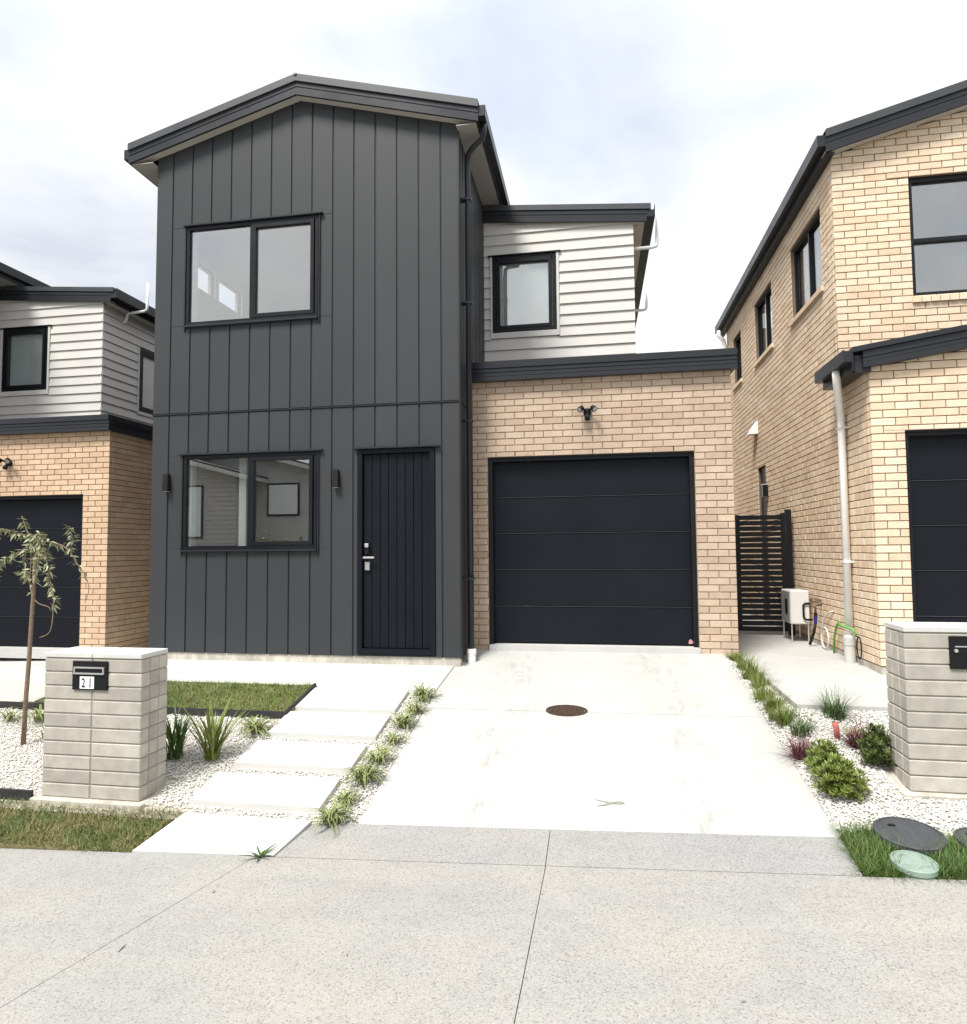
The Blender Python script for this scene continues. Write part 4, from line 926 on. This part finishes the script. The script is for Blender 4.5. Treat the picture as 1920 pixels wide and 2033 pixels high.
for i, (x, y) in enumerate([(-1.745,6.45),(-1.75,6.15),(-1.77,5.85),(-1.77,5.57),(-1.795,5.235),(-1.815,4.945),(-1.85,4.665),(-1.85,4.41)]):
    strappy(x, y, h_left(x, y)+.01, LIRI, (90,64,84,52,78,96,60,88)[i], ((.05,.8),(.1,.95),(.05,.7),(.2,1.0),(.05,.8),(.05,.75),(.1,1.0),(.05,.8))[i], 'low variegated strappy tuft in the gravel strip between the slabs and the driveway', 'variegated tufts along the driveway', (.95,.8,.9,.75,.88,1.0,.76,.95)[i], .04)
strappy(-3.11, 5.64, h_left(0,5.64)+.01, LIRI, 80, (.05, .9), 'low variegated tuft in the gravel just below the lawn edging', None, 1.1, .045)
strappy(-3.56, 5.13, h_left(0,5.13)+.01, IRIS, 64, (.02, .38), 'dark green upright clump tucked against the numbered pillar', None, .82, .05)
strappy(-3.215, 5.14, h_left(0,5.14)+.01, IRISY, 70, (.03, .55), 'bright green fan of long blades in the white gravel', None, .86, .045)
strappy(-5.75, 5.66, h_left(0,5.66)+.01, LIRI, 36, (.05, .8), 'low tuft left of the sapling stem', None, .95, .035)
strappy(-5.40, 5.67, h_left(0,5.67)+.01, LIRI, 40, (.05, .75), 'low tuft between the sapling and the numbered pillar', None, 1.15, .035)
strappy(-5.02, 5.35, h_left(0,5.35)+.01, LIRI, 22, (.05, .7), 'thin sprouting tuft behind the left edge of the numbered pillar', None, .9, .03)
strappy(-2.15, 3.985, h_path(-2.15)+.014, leafset('leaf', [(random.uniform(.09,.14), random.uniform(.012,.018), random.uniform(.4,1.2)) for _ in range(5)], [M_leaf]), 15, (.5, 1.25), 'small weed growing from the footpath joint', None, 1.0, .012)

def blades(n, rad, L, w, lean, mats, base=(0,0,0), bend=(.4,1.6), fn=None, xs=None, ys=None):
    """many thin blades in one mesh"""
    b = MB()
    for k in range(n):
        if xs is not None: x, y = xs[k], ys[k]
        else:
            r_, a_ = rad*math.sqrt(random.random()), random.uniform(0, 6.283); x, y = base[0]+r_*math.cos(a_), base[1]+r_*math.sin(a_)
        z = fn(x, y) if fn else base[2]
        a = random.uniform(0, 6.283); l = random.uniform(*L); be = random.uniform(*bend); ang = math.pi/2-random.uniform(*lean); ca, sa = math.cos(a), math.sin(a); ww = random.uniform(*w)/2
        px, pz = 0, 0; i0 = len(b.v)
        for i in range(4):
            t_ = i/3; h = ww*(1-t_*.92)
            b.v.append((x+px*ca-h*sa, y+px*sa+h*ca, z+pz)); b.v.append((x+px*ca+h*sa, y+px*sa-h*ca, z+pz))
            ang -= be/3; px += l/3*math.cos(ang); pz += l/3*math.sin(ang)
        for i in range(3): b.f.append((i0+2*i, i0+2*i+1, i0+2*i+3, i0+2*i+2)); b.mi.append(0)
    return b
def tuft(x, y, n, rad, L, mats, label, group=None, lean=(.02,.5), w=(.004,.008), bend=(.3,1.3)):
    z = h_right(x, y)-.01; t = thing('grass_tuft', (x, y, z), label, 'plant', group)
    o = link('foliage', blades(n, rad, L, w, lean, None, (x, y, z), bend).mesh('foliage', mats, fix=False, smooth=True), t); o['kind'] = 'stuff'
for i, (x, y, s) in enumerate([(1.545,7.95,.8),(1.555,7.62,1.05),(1.55,7.25,1.1),(1.545,6.95,1.15),(1.53,6.62,1.1),(1.535,6.32,1.05),(1.545,5.97,1.0),(1.50,6.12,.7),(1.60,5.70,1.05)]):
    tuft(x+random.uniform(-.02,.02), y, random.randint(190,330), random.uniform(.06,.085), (.10*s, random.uniform(.22,.29)*s), M_leafy if i != 8 else M_leaf, 'fine yellow-green grass tuft in the row between driveway and side path' if i != 8 else 'greener grass tuft at the street end of the row, behind the purple one', 'grass tufts along the driveway' if i != 8 else None)
tuft(1.91, 5.93, 230, .08, (.16, .36), M_leaf, 'wide green grass clump at the kerb of the side path', None, (.02,.7))
tuft(1.505, 5.43, 260, .06, (.14, .28), M_leafp, 'dark purple spiky grass beside the driveway', None, (.05,.95))
tuft(1.93, 5.47, 200, .06, (.16, .30), M_leafp, 'dark purple spiky grass beside the block pillar', None, (.02,.8), (.006,.011))
tuft(1.94, 5.67, 80, .05, (.05, .11), M_leafe, 'tiny pale yellow tuft beside the red stub', None, (.1,.9))
def shrub(x, y, rx, ry, rz, n, label, mt=M_leafy):
    z = h_right(x, y); t = thing('shrub', (x, y, z), label, 'shrub')
    st = MB()
    for k in range(9):
        a = random.uniform(0, 6.28); r_ = random.uniform(.3,.8); st.tube([(x, y, z-.01), (x+rx*r_*.5*math.cos(a), y+ry*r_*.5*math.sin(a), z+rz*.45), (x+rx*r_*math.cos(a), y+ry*r_*math.sin(a), z+rz*.8)], [.006,.004,.002], 5)
    st.build('stem', M_bark, t)
    b = MB()
    for k in range(n):       # sprigs: a short shoot carrying a whorl of narrow leaves
        a, cz = random.uniform(0, 6.28), random.random(); rr = math.sqrt(1-cz*cz)*random.uniform(.55,1.0); sc = random.uniform(.66,1.2)
        c = Vector((x+rx*rr*math.cos(a)*sc, y+ry*rr*math.sin(a)*sc, z+.02+rz*cz*sc)); up = Vector((math.cos(a)*rr*.9, math.sin(a)*rr*.9, .75+cz*.5)).normalized()
        s1 = up.orthogonal().normalized(); s2 = up.cross(s1)
        for q in range(9):
            f = 2*math.pi*q/9+random.uniform(-.3,.3); el = random.uniform(.35,1.1); d = (s1*math.cos(f)+s2*math.sin(f))*math.sin(el)+up*math.cos(el); L = random.uniform(.028,.055); sd_ = d.cross(up)
            sd_ = sd_.normalized()*.0048 if sd_.length > 1e-4 else s1*.0048; p0 = c-up*random.uniform(0,.025); i0 = len(b.v)
            b.v += [tuple(p0), tuple(p0+d*L*.55+sd_), tuple(p0+d*L), tuple(p0+d*L*.55-sd_)]; b.f.append((i0,i0+1,i0+2,i0+3)); b.mi.append(0)
    o = link('foliage', b.mesh('foliage', mt, fix=False), t); o['kind'] = 'stuff'
shrub(1.585, 5.15, .125, .15, .17, 260, 'bushy yellow-green shrub just behind its larger twin')
shrub(1.595, 4.88, .16, .16, .19, 340, 'largest bushy yellow-green shrub, nearest the footpath')
shrub(1.965, 5.24, .11, .15, .23, 280, 'dark green shrub pressed against the block pillar', M_leafo)

# weeping sapling
Y0 = 5.25
t = thing('sapling', (-5.16, Y0, h_left(0,Y0)), 'thin weeping sapling with sage green leaves in front of the black garage door', 'tree')
trunk = [(-5.16,-1.76),(-5.145,-1.3),(-5.123,-.926),(-5.111,-.592),(-5.101,-.42),(-5.099,-.247),(-5.092,.016)]
MB().tube([(x, Y0, z) for x, z in trunk], [.021,.019,.018,.017,.017,.015,.012], 10).build('trunk', M_bark, t, smooth=True)
br = [([(-5.092,.016),(-5.129,.149),(-5.179,.184),(-5.249,.339)], .009, .9), ([(-5.17,.156),(-4.989,.029),(-4.922,-.068),(-4.87,-.213),(-4.802,-.35),(-4.767,-.473),(-4.768,-.691),(-4.852,-.747)], .008, 1.5),
 ([(-5.096,.114),(-4.879,.084),(-4.735,.027),(-4.622,-.111),(-4.533,-.207),(-4.483,-.329),(-4.511,-.451)], .007, .75), ([(-4.735,.027),(-4.684,.13),(-4.687,.233)], .005, 1.4),
 ([(-5.17,.156),(-5.325,.186),(-5.448,.216),(-5.569,.161),(-5.644,-.036)], .007, 1.3), ([(-5.142,.058),(-5.317,-.024),(-5.436,-.093),(-5.479,-.247)], .006, 1.7),
 ([(-5.101,-.42),(-5.138,-.282),(-5.137,-.095),(-5.136,.121)], .008, .3), ([(-5.101,-.42),(-5.036,-.468),(-4.939,-.495),(-4.914,-.536)], .006, 0), ([(-5.139,-.247),(-5.205,-.199),(-5.271,-.178)], .004, 1.8),
 ([(-5.12,.12),(-5.0,.18),(-4.93,.13),(-4.86,.02)], .005, 1.6), ([(-5.13,.1),(-5.22,.05),(-5.30,-.10),(-5.33,-.2)], .004, 1.2), ([(-5.1,.1),(-5.0,.02),(-4.95,-.1),(-4.92,-.25)], .004, 1.5)]
fo = MB()
for bi, (pts, r_, dens) in enumerate(br):
    dyy = random.uniform(-.22, .22) if bi not in (0, 6, 7) else 0
    P3 = [Vector((x, Y0+dyy*i/max(len(pts)-1, 1), z)) for i, (x, z) in enumerate(pts)]
    fine = []
    for i in range(len(P3)-1):
        for q in range(4):
            a = P3[max(i-1,0)]; b_ = P3[i]; c_ = P3[i+1]; d_ = P3[min(i+2,len(P3)-1)]; u = q/4
            fine.append(.5*((2*b_)+(c_-a)*u+(2*a-5*b_+4*c_-d_)*u*u+(3*b_-a-3*c_+d_)*u**3))
    fine.append(P3[-1]); k = len(fine)
    MB().tube(fine, [r_*(1-.6*i/k) for i in range(k)], 6).build('branch', M_bark, t, smooth=True)
    for i in range(1, k):
        if bi == 1 and i > 20: continue
        if bi == 2 and i > 13 and random.random() < .8: continue
        for _ in range(int(dens*3.7+random.random())):
            p = fine[i]+(fine[i-1]-fine[i])*random.random(); d = Vector((random.uniform(-1,1), random.uniform(-1,1), random.uniform(-1.1,.4))).normalized(); L = random.uniform(.04,.085); w_ = L*random.uniform(.13,.21)
            s_ = d.cross(Vector((random.uniform(-1,1), random.uniform(-1,1), .8))).normalized()*w_; nn = d.cross(s_).normalized()*L*.10; i0 = len(fo.v)
            fo.v += [tuple(p), tuple(p+d*L*.4+s_+nn), tuple(p+d*L+Vector((0,0,-L*.25))), tuple(p+d*L*.4-s_+nn)]; fo.f.append((i0,i0+1,i0+2)); fo.f.append((i0,i0+2,i0+3)); fo.mi += [0, 0]
o = link('foliage', fo.mesh('foliage', M_leaft, fix=False), t); o['kind'] = 'stuff'

# lawns
def lawn(name, n, x0, x1, y0, y1, fn, mats, label, L, excl=(), edge=None):
    xs, ys = [], []
    while len(xs) < n:
        x, y = random.uniform(x0, x1), random.uniform(y0, y1)
        if edge and not edge(x, y): continue
        if any((x-a)**2+(y-b)**2 < r_*r_ for a, b, r_ in excl): continue
        xs.append(x); ys.append(y)
    o = link(name, blades(n, 0, L, (.003,.006), (.0,.75), None, fn=fn, xs=xs, ys=ys, bend=(.3,1.6)).mesh(name, mats, fix=False), None); tag(o, label, 'grass', None, 'stuff')
def grassmat(name, c1, c2, c3):
    m, tt, b = newmat(name); g_ = N(tt, 'ShaderNodeNewGeometry')
    a = tramp(tt, tnoise(tt, g_.outputs['Position'], 5, 4).outputs[0], [(.38, c1), (.60, c2)]).outputs[0]
    c = mul(tt, a, tramp(tt, rand(tt), [(0, .6), (.75, 1.15), (1, 1.6)]).outputs[0])
    mm = N(tt, 'ShaderNodeMix', data_type='RGBA'); r2 = tramp(tt, rand(tt), [(.86, 0.0), (.88, 1.0)]); tt.links.new(r2.outputs[0], mm.inputs[0]); tt.links.new(c, mm.inputs[6]); mm.inputs[7].default_value = (*c3, 1)
    tt.links.new(mm.outputs[2], b.inputs['Base Color']); b.inputs['Roughness'].default_value = .6; return m
M_g1 = grassmat('verge_grass', (.085,.14,.025), (.20,.19,.065), (.34,.27,.14)); M_g2 = grassmat('lawn_grass', (.10,.18,.026), (.16,.225,.042), (.28,.26,.12)); M_g3 = grassmat('lush_grass', (.055,.125,.018), (.095,.165,.03), (.20,.20,.08))
lawn('verge_grass', 26000, -6.0, -3.0, 4.005, 4.47, lambda x, y: h_left(x, y)-.04, M_g1, 'patchy half-dry verge grass in front of the numbered pillar', (.025,.085), edge=lambda x, y: x < -3.09+(y-4.0)*.30 and not (-4.33 < x < -3.34 and y > 4.44))
lawn('lawn_grass', 24000, -5.74, -2.99, 5.98, 6.64, lambda x, y: h_left(x, y)+.015, M_g2, 'short green lawn strip in front of the dark house', (.025,.07))
lawn('lush_grass', 27000, 1.41, 4.0, 4.005, 4.53, lambda x, y: h_right(x, y)-.03, M_g3, 'lush green grass around the round lids', (.06,.175), excl=((1.805,4.40,.175),(2.20,4.38,.14),(1.70,4.115,.112)), edge=lambda x, y: x > 1.415+(y-4)*.06 and y < 4.49-max(x-1.62, 0)*.12)
# two rough clumps at the back of the lawn
for x, y, s in ((-3.85,6.55,1.0), (-3.05,6.60,.7)):
    z = h_left(x, y); tt_ = thing('grass_clump', (x, y, z), 'longer grass clump at the back edge of the lawn' if s == 1 else 'longer grass clump at the lawn corner by the topmost slab', 'plant')
    o = link('foliage', blades(150, .09*s, (.06*s,.15*s), (.004,.007), (.05,.8), None, (x, y, z)).mesh('foliage', M_g2, fix=False), tt_); o['kind'] = 'stuff'

# white gravel: one mesh of small irregular stones
ico_v = []; ph = (1+5**.5)/2
for a in (-1, 1):
    for b_ in (-ph, ph): ico_v += [(0,a,b_),(a,b_,0),(b_,0,a)]
ico_v = np.array(ico_v)/math.sqrt(1+ph*ph)
_b = bmesh.new(); [_b.verts.new(v) for v in ico_v]; bmesh.ops.convex_hull(_b, input=_b.verts); _b.verts.ensure_lookup_table(); ico_v = np.array([v.co[:] for v in _b.verts]); _b.verts.index_update(); ico_f = np.array([[v.index for v in f.verts] for f in _b.faces]); _b.free()
def gravel(label, n, area, fn, ok):
    x = rng.uniform(area[0], area[1], n); y = rng.uniform(area[2], area[3], n); keep = np.array([ok(a, b) for a, b in zip(x, y)]); x, y = x[keep], y[keep]; k = len(x)
    z = np.array([fn(a, b) for a, b in zip(x, y)])
    s = rng.uniform(.004, .0105, (k, 1, 1))*np.stack([rng.uniform(.8,1.5,k), rng.uniform(.7,1.1,k), rng.uniform(.45,.85,k)], 1)[:, None, :]
    v = ico_v[None]*s*rng.uniform(.82, 1.18, (k, 12, 1)); a = rng.uniform(0, 6.283, k); co, si = np.cos(a)[:,None], np.sin(a)[:,None]
    tl = rng.uniform(-.6, .6, k)[:,None]
    vy, vz = v[...,1]*np.cos(tl)-v[...,2]*np.sin(tl), v[...,1]*np.sin(tl)+v[...,2]*np.cos(tl)
    P = np.stack([v[...,0]*co-vy*si+x[:,None], v[...,0]*si+vy*co+y[:,None], vz+(z+rng.uniform(-.004,.010,k))[:,None]], -1).reshape(-1, 3)
    F = (ico_f[None]+(np.arange(k)*12)[:,None,None]).reshape(-1, 3)
    me = bpy.data.meshes.new('gravel'); me.vertices.add(len(P)); me.vertices.foreach_set('co', P.ravel()); me.loops.add(F.size); me.loops.foreach_set('vertex_index', F.ravel().astype(np.int32))
    me.polygons.add(len(F)); me.polygons.foreach_set('loop_start', (np.arange(len(F))*3).astype(np.int32)); me.update(calc_edges=True); me.validate(); me.materials.append(M_gravel)
    o = link('gravel', me, None); tag(o, label, 'gravel', None, 'stuff')
def ok_left(x, y):
    if -4.31 < x < -3.36 and 4.44 < y < 4.87: return False
    if x < -2.96 and (y > 5.94 or y < 4.5): return False
    if x < -3.0+(y-4.0)*.30 and y < 4.45: return False
    return not any(a-.016 < x < b+.016 and c-.02 < y < d+.012 for a, b, c, d in pv[:4]) and not (y < 4.405 and x < -1.99)
def ok_right(x, y):
    if y > 6.05: return x < 1.64
    if 1.97 < x < 2.94 and 4.84 < y < 5.27: return False
    return y > 4.46-max(x-1.62, 0)*.12 and (x-1.795)**2+(y-4.34)**2 > .22**2 and (x-2.2)**2+(y-4.38)**2 > .16**2
gravel('white pebble gravel around the stepping slabs and numbered pillar', 58000, (-6.2,-1.672,4.38,6.64), lambda x, y: h_left(x, y)-.020, ok_left)
gravel('white pebble gravel around the shrubs and the pillar beside the side path', 36000, (1.436,4.0,4.4,6.05), lambda x, y: h_right(x, y)-.004, ok_right)
gravel('narrow strip of white pebble gravel between driveway and side path', 4000, (1.436,1.65,6.05,8.05), lambda x, y: h_right(x, y)-.004, ok_right)

# ------------------------------------------------------------------ houses across the street (behind the viewer; seen in the window reflections)
def far_house(x0, x1, y, zb, eave, m, label, wins, boards):
    H = thing('house', ((x0+x1)/2, y-4, zb), label, 'house'); ax = (x0+x1)/2; rz = lambda x: eave+.27*(min(x-x0, x1-x))
    MB().box(x0, x1, y-8, y, zb, eave).prism([(x0,eave),(x1,eave),(ax,rz(ax))], y-8, y).build('wall', m, H)
    if boards:
        k = 0
        while zb+.2+k*.16 < eave: MB().box(x0-.01, x1+.01, y+.001, y+.02, zb+.2+k*.16, zb+.2+k*.16+.14).build('weatherboard', m, H); k += 1
    for a, b in ((x0-.45, ax), (ax, x1+.45)):
        za, zb2 = (rz(x0)-.12, rz(ax)) if a < x0 else (rz(ax), rz(x1)-.12)
        MB().rake(a, za, b, zb2, y-8.3, y+.5, .0, .14).build('roof_slope', M_trimw, H); MB().rake(a, za, b, zb2, y-8.3, y+.5, .142, .2).build('roof_sheet', M_roof, H)
    for (a, b, c, d) in wins:
        f = MB().box(a-.06, b+.06, y+.021, y+.06, c-.06, d+.06).build('window', M_alu, H); MB().box(a, b, y+.061, y+.066, c, d).build('pane', M_frost, f)
far_house(-16.5, -9.6, -6.8, -2.3, 2.75, M_house_grey, 'grey gabled house across the street, mirrored in the lower window', [(-11.6,-10.5,1.3,2.35)], False)
far_house(-20.5, -12.1, -5.4, -2.5, 2.55, M_house_tan, 'brown boarded house across the street, mirrored in the lower window', [(-13.95,-13.35,.5,2.2),(-17.5,-16.3,.5,2.0)], True)
far_house(-6.5, 2.0, -11.5, -2.0, 1.2, M_house_grey, 'low grey house across the street facing the driveway', [(-5,-3.6,-.9,.4),(-1.5,0,-.9,.4)], False)

# ------------------------------------------------------------------ lift everything so that the footpath is at zero
for o in list(SC.objects):
    if o.parent is None: o.location.z += EYE
